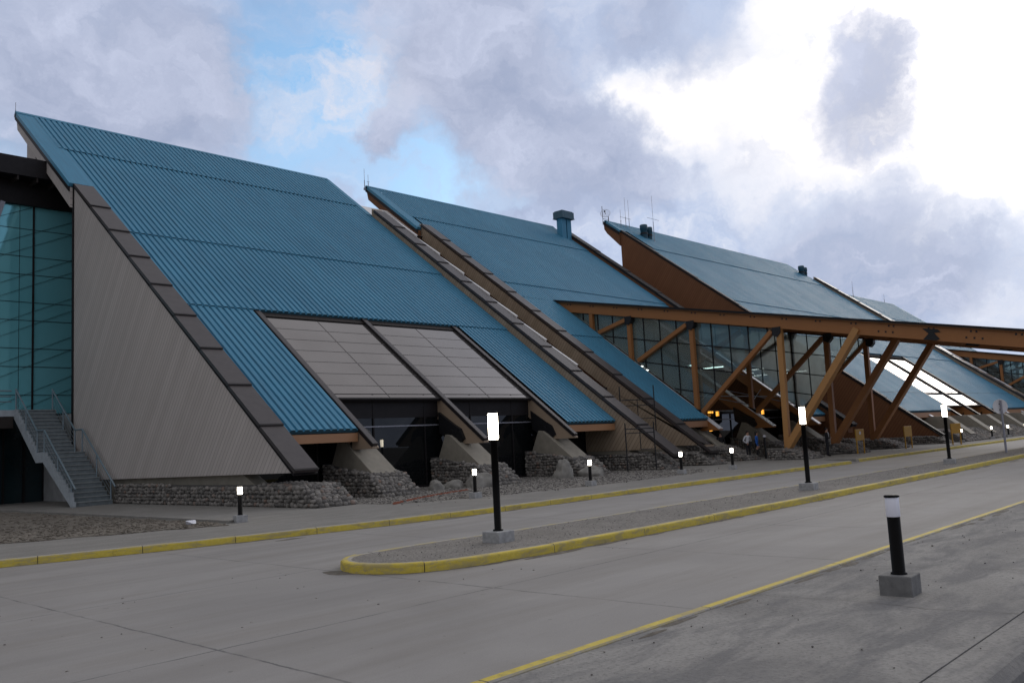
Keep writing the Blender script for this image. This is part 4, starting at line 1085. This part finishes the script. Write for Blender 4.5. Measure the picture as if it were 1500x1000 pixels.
def round_sign():
    t = empty('round_sign', (47.38,11.9,0)); tag(t, 'round traffic sign seen from behind on a slim grey post', 'traffic sign')
    MB().tube([(0,0,-.02),(0,0,2.5)], .05, 10).build('post', M['post_grey'], t)
    bm_ = MB(); n = 28; ax = Vector((.74,.67,0)); u = Vector((-.67,.74,0))
    for off in (.055,.075): pass
    c0 = ax*.07; ring = [c0+u*(.36*math.cos(2*math.pi*i/n))+Vector((0,0,2.2+.36*math.sin(2*math.pi*i/n))) for i in range(n)]
    ring2 = [p+ax*.02 for p in ring]
    bm_.add(ring+ring2, [tuple(range(n)),tuple(range(n,2*n))[::-1]]+[(i,(i+1)%n,n+(i+1)%n,n+i) for i in range(n)])
    d = bm_.build('sign_disc', M['sign_back'], t)
    MB().bar(ax*.055+u*-.07+Vector((0,0,2.32)),ax*.055+u*.07+Vector((0,0,2.32)),.03,.04).bar(ax*.055+u*-.07+Vector((0,0,2.05)),ax*.055+u*.07+Vector((0,0,2.05)),.03,.04).build('clamp', M['steel'], d)
round_sign()
def notice(x, y, rz, label, mark):
    t = empty('notice_board', (x,y,0), rz); tag(t, label, 'sign', 'yellow notice boards along the pavement')
    for s in (-.34,.34): MB().box(s-.03,s+.03,-.03,.03,-.02,.76).build('leg', M['sign_yellow'], t)
    b = MB().box(-.40,.40,-.035,.035,.74,1.40).build('board', M['sign_yellow'], t, .01)
    if mark: MB().lathe([(0,0),(.1,0)], (0,0,0), 14).build('symbol', M['sign_mark'], b).matrix_local = Matrix.Translation((0,-.038,1.18)) @ Matrix.Rotation(R(90),4,'X')
notice(51.55,20.55,R(-12),'yellow two-legged notice board with small white symbol, beside the person in black',1)
notice(58.4,20.2,R(-14),'yellow two-legged notice board in front of the brown wall tip, second from the left',0)
notice(62.5,18.55,R(-30),'yellow notice board farthest right, near the third lamp post',0)

def scaffold():
    t = empty('access_frame'); tag(t, 'thin black steel access frames between the first two wings', 'access frame')
    def frame(x0,y0,x1,y1,z0,z1,zr1,zr2):
        m = MB()
        m.tube([(x0,y0,z0),(x0,y0,z1)],.03,6); m.tube([(x1,y1,z0),(x1,y1,z1)],.03,6)
        m.tube([(x0,y0,zr1),(x1,y1,zr1)],.03,6); m.tube([(x0,y0,zr2),(x1,y1,zr2)],.025,6)
        xm,ym=(x0+x1)/2,(y0+y1)/2; m.tube([(xm,ym,zr1),(xm,ym,zr1-1.0)],.022,6)
        m.tube([(xm,ym,zr1-1.0),(x1,y1,zr1-1.0)],.022,6)
        return m.build('frame', M['steel'], t)
    frame(34.6,25.0,36.2,24.45,0,2.35,2.05,1.85)
    frame(37.9,27.6,39.6,26.6,1.3,4.35,3.6,3.3)
scaffold()
MB()
def wall_lantern(x, z, label, y=29.42, w=.16, h=.34):
    t = empty('wall_lantern', (x,y,z)); tag(t, label, 'lantern', 'amber lanterns at the entrance')
    MB().box(-w/2,w/2,-.07,.07,-h/2,h/2).build('lantern_glass', M['lantern'], t)
    f = MB(); f.box(-w/2-.02,w/2+.02,-.09,.09,h/2,h/2+.04); f.box(-w/2-.02,w/2+.02,-.09,.09,-h/2-.03,-h/2); f.box(-.012,.012,-.085,-.071,-h/2,h/2); f.box(-.03,.03,.07,.22,.05,.12)
    f.build('lantern_frame', M['steel'], t)
wall_lantern(49.9,2.92,'wide amber lantern just under the tip of the glazed wall',29.3,.42,.13)
wall_lantern(50.75,2.82,'small amber lantern right of the wide amber light',29.3,.15,.30)
wall_lantern(49.8,1.8,'low amber lantern beside the entrance doors',29.3,.16,.16)
wall_lantern(56.9,2.86,'amber lantern to the right beyond the middle post',29.3,.15,.32)
wall_lantern(56.1,2.8,'dimmer amber lantern next to the right one',29.3,.14,.3)
def rail_post(x,y,h,label,white=0):
    t = empty('post', (x,y,0)); tag(t, label, 'post')
    MB().tube([(0,0,-.02),(0,0,h)],.06,8).build('shaft', M['steel'], t)
    MB().lathe([(0,h),(.09,h),(.10,h+.06),(.05,h+.14),(0,h+.15)], n=12).build('head', M['cloth_white'], t)
rail_post(47.15,24.3,1.22,'short dark post with pale head right of the blue jacket')

# ------------------------------------------------------------------ people
def skin_mesh(name, verts, edges, mats, zones, parent=None, root=0):
    """one continuous body grown from a joint skeleton; zones colour it by nearest joint group"""
    me = bpy.data.meshes.new(name); me.from_pydata([v[0] for v in verts], edges, []); o = bpy.data.objects.new(name, me); COL.objects.link(o)
    md = o.modifiers.new('skin','SKIN'); md.use_smooth_shade = True
    for i, v in enumerate(verts):
        s = me.skin_vertices[0].data[i]; s.radius = v[1]; s.use_root = (i == root)
    sub = o.modifiers.new('sub','SUBSURF'); sub.levels = 1; sub.render_levels = 1
    dg = bpy.context.evaluated_depsgraph_get(); ev = o.evaluated_get(dg); me2 = bpy.data.meshes.new_from_object(ev)
    o.modifiers.clear(); o.data = me2; bpy.data.meshes.remove(me)
    for m in mats: me2.materials.append(m)
    P = [(Vector(v[0]), v[2]) for v in verts]
    for f in me2.polygons:
        c = f.center; best = min(P, key=lambda q: (q[0]-c).length); f.material_index = best[1]; f.use_smooth = True
    if parent: o.parent = parent
    return o
def person(x, y, rz, h, label, top, legs, hair_long=False, pose='stand', bag=False, collar=False, zoff=0):
    t = empty('person', (x,y,zoff), rz); tag(t, label, 'person'); s = h/1.75
    # material slots: 0 skin, 1 top, 2 legs, 3 shoes
    V = []; E = []
    def J(p, r, m): V.append((tuple(a*s for a in p), (r[0]*s,r[1]*s), m)); return len(V)-1
    pel = J((0,0,.98),(.15,.11),2); wai = J((0,0,1.12),(.14,.10),1); che = J((0,0,1.32),(.17,.115),1); shc = J((0,.0,1.46),(.10,.08),1)
    nek = J((0,-.01,1.53),(.055,.055),0); hd1 = J((0,-.025,1.61),(.072,.085),0); hd2 = J((0,-.02,1.70),(.066,.082),0)
    E += [(pel,wai),(wai,che),(che,shc),(shc,nek),(nek,hd1),(hd1,hd2)]
    nose_ = J((0,-.115,1.625),(.012,.012),0); E.append((hd1,nose_))
    for sd in (-1,1):
        hip = J((sd*.095,0,.90),(.085,.09),2); kn = J((sd*.10,-.01,.50),(.058,.062),2); an = J((sd*.11,.02,.09),(.042,.045),2)
        toe = J((sd*.125,-.15,.035),(.036,.03),3); E += [(pel,hip),(hip,kn),(kn,an),(an,toe)]
        sh = J((sd*.19,0,1.43),(.062,.06),1)
        if pose == 'hold': el = J((sd*.25,.0,1.15),(.048,.048),1); wr = J((sd*.10,-.20,1.12),(.032,.03),1); pm = J((sd*.05,-.25,1.13),(.034,.02),0); fd = Vector((-sd*.8,-.5,.05))
        elif pose == 'hip': el = J((sd*.31,.06,1.17),(.046,.046),1); wr = J((sd*.20,-.10,1.03),(.032,.03),1); pm = J((sd*.17,-.15,1.01),(.034,.02),0); fd = Vector((-sd*.5,-.5,-.6))
        else: el = J((sd*.25,.02,1.14),(.047,.047),1); wr = J((sd*.25,-.06,.90),(.032,.03),1); pm = J((sd*.25,-.09,.81),(.034,.02),0); fd = Vector((0,-.15,-1))
        E += [(shc,sh),(sh,el),(el,wr),(wr,pm)]
        fd.normalize(); sdv = fd.cross(Vector((sd,0,0)))
        if sdv.length < .2: sdv = fd.cross(Vector((0,0,1)))
        sdv.normalize(); base = Vector(V[pm][0])/s
        for q, ln in enumerate((.062,.074,.07,.054)):
            o_ = sdv*((q-1.5)*.021); a = J(base+o_+fd*.035,(.0095,.0095),0); b = J(base+o_*1.1+fd*(.035+ln)+Vector((0,-.012,0)),(.008,.008),0); E += [(pm,a),(a,b)]
        a = J(base-sdv*.045+fd*.02,(.0105,.0105),0); E.append((pm,a))
    skin_mesh('body', V, E, [M['skin'],M[top],M[legs],M['black_paint']], None, t, pel)
    # hair cap, eyes, mouth
    hb = MB(); n = 14
    prof = [(.0,1.80),(.045,1.79),(.078,1.755),(.092,1.70),(.09,1.655 if not hair_long else 1.52),(.07,1.63 if not hair_long else 1.49)]
    vs=[]; fs=[]
    for r_, z in prof:
        for k_ in range(n):
            a = 2*math.pi*k_/n; yy = math.sin(a)*r_*1.12; front = yy < -.02
            zz = max(z,1.70) if front else z
            vs.append((math.cos(a)*r_*s, (yy*(0.92 if front else 1)-.005)*s, zz*s))
    for i in range(len(prof)-1):
        for k_ in range(n): fs.append((i*n+k_, i*n+(k_+1)%n, (i+1)*n+(k_+1)%n, (i+1)*n+k_))
    hb.add(vs, fs, True); hb.build('hair', M['hair'], t)
    fc = MB()
    for sd in (-1,1): fc.lathe([(0,.008*s),(.009*s,.004*s),(0,-.008*s)], (sd*.032*s,-.103*s,1.655*s), 8)
    fc.box(-.022*s,.022*s,-.108*s,-.098*s,1.572*s,1.58*s); fc.build('face_features', M['hair'], t)
    if collar:
        c = MB(); c.add([(-.07*s,-.122*s,1.46*s),(.07*s,-.122*s,1.46*s),(.035*s,-.135*s,1.2*s),(-.035*s,-.135*s,1.2*s),(-.06*s,-.08*s,1.52*s),(.06*s,-.08*s,1.52*s)], [(0,1,2,3),(4,5,1,0)]); c.build('shirt_front', M['cloth_white'], t)
    return t
person(48.25,21.1,R(8),1.56,'person in a dark suit with white shirt front standing by the stone pier','cloth_black','cloth_navy',pose='hold',collar=True)
person(45.9,24.7,R(-20),1.62,'person in a white top with dark bag at the entrance','cloth_white','cloth_navy',pose='hip')
person(46.75,24.6,R(20),1.56,'person in a bright blue jacket at the entrance','cloth_blue','cloth_navy',True)
person(46.2,26.6,R(-60),1.62,'person in dark clothes in the shade left of the white top','cloth_black','cloth_navy',True)
def handbag():
    t = empty('handbag', (45.75,24.46,.0)); tag(t, 'black shoulder bag carried by the person in white', 'bag')
    b = MB().box(-.14,.14,-.05,.05,.80,1.06).build('bag_body', M['cloth_black'], t, .02)
    MB().tube([(-.1,0,1.05),(-.08,.02,1.22),(.08,.04,1.3),(.12,0,1.05)], .012, 6).build('strap', M['cloth_black'], t)
handbag()

# ------------------------------------------------------------------ sky, sun, camera
SUN_AZ, SUN_EL = 77.0, 17.0
def azel(az, el): return Vector((math.sin(R(az))*math.cos(R(el)), math.cos(R(az))*math.cos(R(el)), math.sin(R(el))))
CLEAR = [(31.9,24.8,3.8),(29.9,21.5,3.3),(34.0,22.5,3.6),(37.5,23.0,3.3),(37.7,26.2,2.7),(41.3,15.9,2.7),(49.1,17.5,1.8),(22.0,25.7,1.3),(17.3,17.6,2.7),(42.8,18.4,2.2)]
WISP = [(39.4,23.8,2.2),(36.6,23.0,2.0),(42.1,23.0,1.8),(29.7,22.5,1.3),(34.0,21.9,1.8)]
DARK = [(42.7,26.2,3.1),(45.3,23.3,3.3),(48.4,21.1,3.6),(51.5,19.3,3.3),(54.6,17.5,2.7),(57.6,16.0,1.8),(45.9,25.7,3.6),(71.3,21.2,2.7),(71.3,21.0,2.6),(71.9,19.0,3.2),(72.4,20.0,3.2),(71.2,19.4,3.2),(71.7,18.9,2.9),(71.5,19.6,2.6),(71.8,20.0,2.4),(71.0,18.2,2.2),(72.9,19.6,2.7),(70.3,18.8,2.2),(62.6,23.2,2.0),(59.1,23.3,1.6),(27.2,24.1,3.1),(28.0,21.8,2.4),(21.3,20.1,4.4),(19.8,24.0,4.0),(39.2,20.1,1.4),(38.3,19.1,1.1),(25.1,18.6,3.1),(71.4,11.9,2.9),(69.4,11.0,2.7),(74.5,9.5,2.7),(76.9,9.3,2.2),(66.1,10.6,2.7),(72.6,8.5,3.1),(75.0,7.8,1.8),(64.7,17.2,1.3),(62.5,16.5,1.3),(56.6,25.7,1.8),(69.7,22.5,1.3)]
BRIGHT = [(56.3,22.4,1.3),(60.8,22.0,2.4),(63.2,19.7,3.6),(59.2,19.4,2.2),(67.1,20.7,2.7),(66.2,16.4,3.6),(62.8,15.6,2.2),(76.4,21.1,4.9),(77.6,15.6,5.8),(74.2,14.3,3.6),(69.3,14.7,3.1),(71.8,23.6,3.6),(76.9,12.2,2.7),(76.3,6.8,1.6),(77.5,6.7,1.3),(67.0,24.6,1.8),(65.4,24.9,1.8),(78.8,17.2,4.4),(82,20,7),(80,27,6),(90,18,8)]
VEIL = [(56.6,14.6,3.1),(60.1,13.8,3.6),(63.9,12.9,3.6),(67.0,11.3,4.0),(70.0,9.3,4.0),(72.8,7.7,3.6),(75.8,8.5,2.7),(68.7,12.7,2.7),(72.2,12.6,2.7),(77.6,5.6,2.2),(75.3,10.9,2.0),(78.2,10.2,2.6),(79.5,8,3.5),(81,5,4),(76.6,9.6,2.4),(54.3,25.8,3.2),(57.9,25.4,2.6),(61.4,25.0,2.8),(64.8,23.9,2.9),(67.4,23.0,2.2),(61.7,17.8,1.3),(63.8,16.9,1.5),(59.0,16.9,1.8)]
def world():
    w = bpy.data.worlds.new('World'); SC.world = w; w.use_nodes = True; nt = w.node_tree; nt.nodes.clear()
    out = nt.nodes.new('ShaderNodeOutputWorld'); bg = nt.nodes.new('ShaderNodeBackground'); nt.links.new(bg.outputs[0], out.inputs[0])
    tc = nt.nodes.new('ShaderNodeTexCoord'); D = tc.outputs['Generated']
    sky = nt.nodes.new('ShaderNodeTexSky'); sky.sky_type = 'NISHITA'; sky.sun_disc = False
    sky.sun_elevation = R(SUN_EL); sky.sun_rotation = R(SUN_AZ); sky.air_density = 1.0; sky.dust_density = .6; sky.ozone_density = 2.0
    def vm(op, a, b=None):
        n = nt.nodes.new('ShaderNodeVectorMath'); n.operation = op
        for i, x in enumerate((a,b)):
            if x is None: continue
            if isinstance(x,(tuple,Vector)): n.inputs[i].default_value = tuple(x)
            elif isinstance(x,(int,float)): n.inputs[i if op!='SCALE' else 3].default_value = x
            else: nt.links.new(x, n.inputs[i])
        return n
    # ragged edges: the direction is shaken by two scales of noise before the cloud masses are laid out
    def cn(vec, sc, det, ro):
        n = nt.nodes.new('ShaderNodeTexNoise'); n.inputs['Scale'].default_value = sc; n.inputs['Detail'].default_value = det; n.inputs['Roughness'].default_value = ro
        nt.links.new(vec, n.inputs['Vector']); return n
    wn = cn(D, 9, 7, .62); off = vm('SUBTRACT', wn.outputs['Color'], (.5,.5,.5)); sc = vm('SCALE', off.outputs[0]); sc.inputs[3].default_value = .17
    Dw = vm('NORMALIZE', vm('ADD', D, sc.outputs[0]).outputs[0]).outputs[0]
    def field(L, sc_=1.0):
        acc = None
        for az, el, rad in L:
            rad *= sc_
            d = vm('DOT_PRODUCT', Dw, azel(az,el)).outputs['Value']
            k = 1/(1-math.cos(R(rad*1.15)))
            g = mth(nt,'EXPONENT', mth(nt,'MULTIPLY', mth(nt,'SUBTRACT', 1.0, d), -k))
            acc = g if acc is None else mth(nt,'ADD', acc, g)
        return acc
    fc, fw, fd, fb, fv = field(CLEAR,1.1), field(WISP), field(DARK,.92), field(BRIGHT), field(VEIL,.9)
    def versus(a, b, wgt, floor, edge, lo=.30, hi=.72, tear=.75):
        """share of one cloud mass against its rival, with a torn edge"""
        r = mth(nt,'DIVIDE', a, mth(nt,'ADD', mth(nt,'ADD', a, mth(nt,'MULTIPLY', b, wgt)), floor))
        r = mth(nt,'ADD', r, mth(nt,'MULTIPLY', mth(nt,'SUBTRACT', edge, .5), tear))
        n = nt.nodes.new('ShaderNodeMapRange'); n.interpolation_type = 'SMOOTHSTEP'; n.inputs[1].default_value = lo; n.inputs[2].default_value = hi
        nt.links.new(r, n.inputs[0]); return n.outputs[0]
    def soft(x, k=1.3): return mth(nt,'SUBTRACT', 1.0, mth(nt,'EXPONENT', mth(nt,'MULTIPLY', x, -k)))
    # flat cloud deck coordinates for the texture of the whole sky
    sep = nt.nodes.new('ShaderNodeSeparateXYZ'); nt.links.new(Dw, sep.inputs[0])
    zz = mth(nt,'ADD', mth(nt,'MAXIMUM', sep.outputs['Z'], 0.0), .22)
    cmb = nt.nodes.new('ShaderNodeCombineXYZ'); nt.links.new(mth(nt,'DIVIDE',sep.outputs['X'],zz), cmb.inputs[0]); nt.links.new(mth(nt,'DIVIDE',sep.outputs['Y'],zz), cmb.inputs[1])
    n1 = cn(cmb.outputs[0], 1.7, 8, .6).outputs['Fac']; n2 = cn(cmb.outputs[0], 5.5, 7, .62).outputs['Fac']
    # base veil of lavender cloud
    c = ramp(nt, mth(nt,'ADD',mth(nt,'MULTIPLY',n1,.6),mth(nt,'MULTIPLY',n2,.4)), [(.34,(.40,.47,.66)),(.50,(.52,.60,.80)),(.66,(.72,.79,.95))])
    clr = vm('SCALE', sky.outputs[0]); clr.inputs[3].default_value = .20
    blue = mix(nt, 1.0, clr.outputs[0], (.80,.97,1.0), 'MULTIPLY')
    tail = mth(nt,'MULTIPLY', ramp(nt, n2, [(.35,(1,1,1)),(.62,(0,0,0))]), .55)
    f = mth(nt,'MULTIPLY', versus(fc,fd,.7,.30,n2,.28,.85), mth(nt,'ADD', tail, .42), None, True)
    c = mix(nt, f, c, blue)
    c = mix(nt, mth(nt,'MULTIPLY', fw, ramp(nt, n2, [(.35,(0,0,0)),(.75,(1,1,1))]), None, True), c, (.86,.84,.90))
    c = mix(nt, mth(nt,'MULTIPLY', fb, mth(nt,'MULTIPLY_ADD', n1, .9, .55), None, True), c, (1.06,1.04,1.07))
    # the hidden sun behind the cloud on the right; the sky falls off away from it
    sd = vm('DOT_PRODUCT', D, azel(86,27)).outputs['Value']
    fall = mth(nt,'MULTIPLY_ADD', mth(nt,'MAXIMUM', mth(nt,'ADD',sd,1.0), 0), .10, .80)
    glow = mth(nt,'MULTIPLY', mth(nt,'EXPONENT', mth(nt,'MULTIPLY', mth(nt,'SUBTRACT',1.0,sd), -70)), 4.2)
    back = ramp(nt, mth(nt,'MULTIPLY_ADD', sd, .5, .5), [(.35,(1,1,1)),(.80,(0,0,0))])
    c = mix(nt, mth(nt,'MULTIPLY',back,.7), c, (.56,.555,.57))
    sepd = nt.nodes.new('ShaderNodeSeparateXYZ'); nt.links.new(D, sepd.inputs[0])
    up = ramp(nt, sepd.outputs['Z'], [(.48,(0,0,0)),(.72,(1,1,1))])
    c = mix(nt, mth(nt,'MULTIPLY',up,.85), c, (.585,.572,.585))
    fin = vm('SCALE', c); nt.links.new(fall, fin.inputs[3])
    gl = vm('SCALE', (1.0,.93,.85)); nt.links.new(glow, gl.inputs[3])
    c = vm('ADD', fin.outputs[0], gl.outputs[0]).outputs[0]
    vl = ramp(nt, n2, [(.32,(.42,.52,.74)),(.5,(.54,.63,.83)),(.68,(.74,.79,.92))])
    c = mix(nt, mth(nt,'MULTIPLY', versus(fv,fb,.7,.30,mth(nt,'ADD',mth(nt,'MULTIPLY',n1,.55),mth(nt,'MULTIPLY',n2,.45)),.20,.86,1.1), .92), c, vl)
    dk = ramp(nt, n2, [(.3,(.315,.365,.515)),(.7,(.58,.63,.80))])
    c = mix(nt, mth(nt,'MULTIPLY', versus(fd,fb,.8,.35,n2,.18,.92,1.0), .95), c, dk)
    nt.links.new(c, bg.inputs[0]); bg.inputs[1].default_value = 1.0
    w.cycles.sampling_method = 'MANUAL'; w.cycles.sample_map_resolution = 1024
world()
sd = bpy.data.lights.new('sun', 'SUN'); sd.energy = .5; sd.angle = R(20); sd.color = (1,.93,.84)
so = bpy.data.objects.new('sun', sd); COL.objects.link(so); so.rotation_euler = (-azel(SUN_AZ,SUN_EL)).to_track_quat('-Z','Y').to_euler()

cd = bpy.data.cameras.new('camera'); co = bpy.data.objects.new('camera', cd); COL.objects.link(co)
cd.sensor_width = 36; cd.lens = 36*1288.976/1500; cd.clip_end = 4000; cd.clip_start = .05
yaw, pit, rol = .8231694, .1117336, -.0524419
fw_ = Vector((math.sin(yaw)*math.cos(pit), math.cos(yaw)*math.cos(pit), math.sin(pit))); r0 = Vector((math.cos(yaw),-math.sin(yaw),0)); u0 = r0.cross(fw_)
rr = r0*math.cos(rol)+u0*math.sin(rol); uu = -r0*math.sin(rol)+u0*math.cos(rol)
co.matrix_world = Matrix(((rr.x,uu.x,-fw_.x,0),(rr.y,uu.y,-fw_.y,0),(rr.z,uu.z,-fw_.z,1.8),(0,0,0,1)))
SC.camera = co
SC.view_settings.view_transform = 'Standard'; SC.view_settings.look = 'None'; SC.view_settings.exposure = 0; SC.view_settings.gamma = 1
SC.cycles.use_denoising = True; SC.cycles.max_bounces = 8; SC.cycles.transparent_max_bounces = 16; SC.cycles.sample_clamp_indirect = 4
SC.render.film_transparent = False
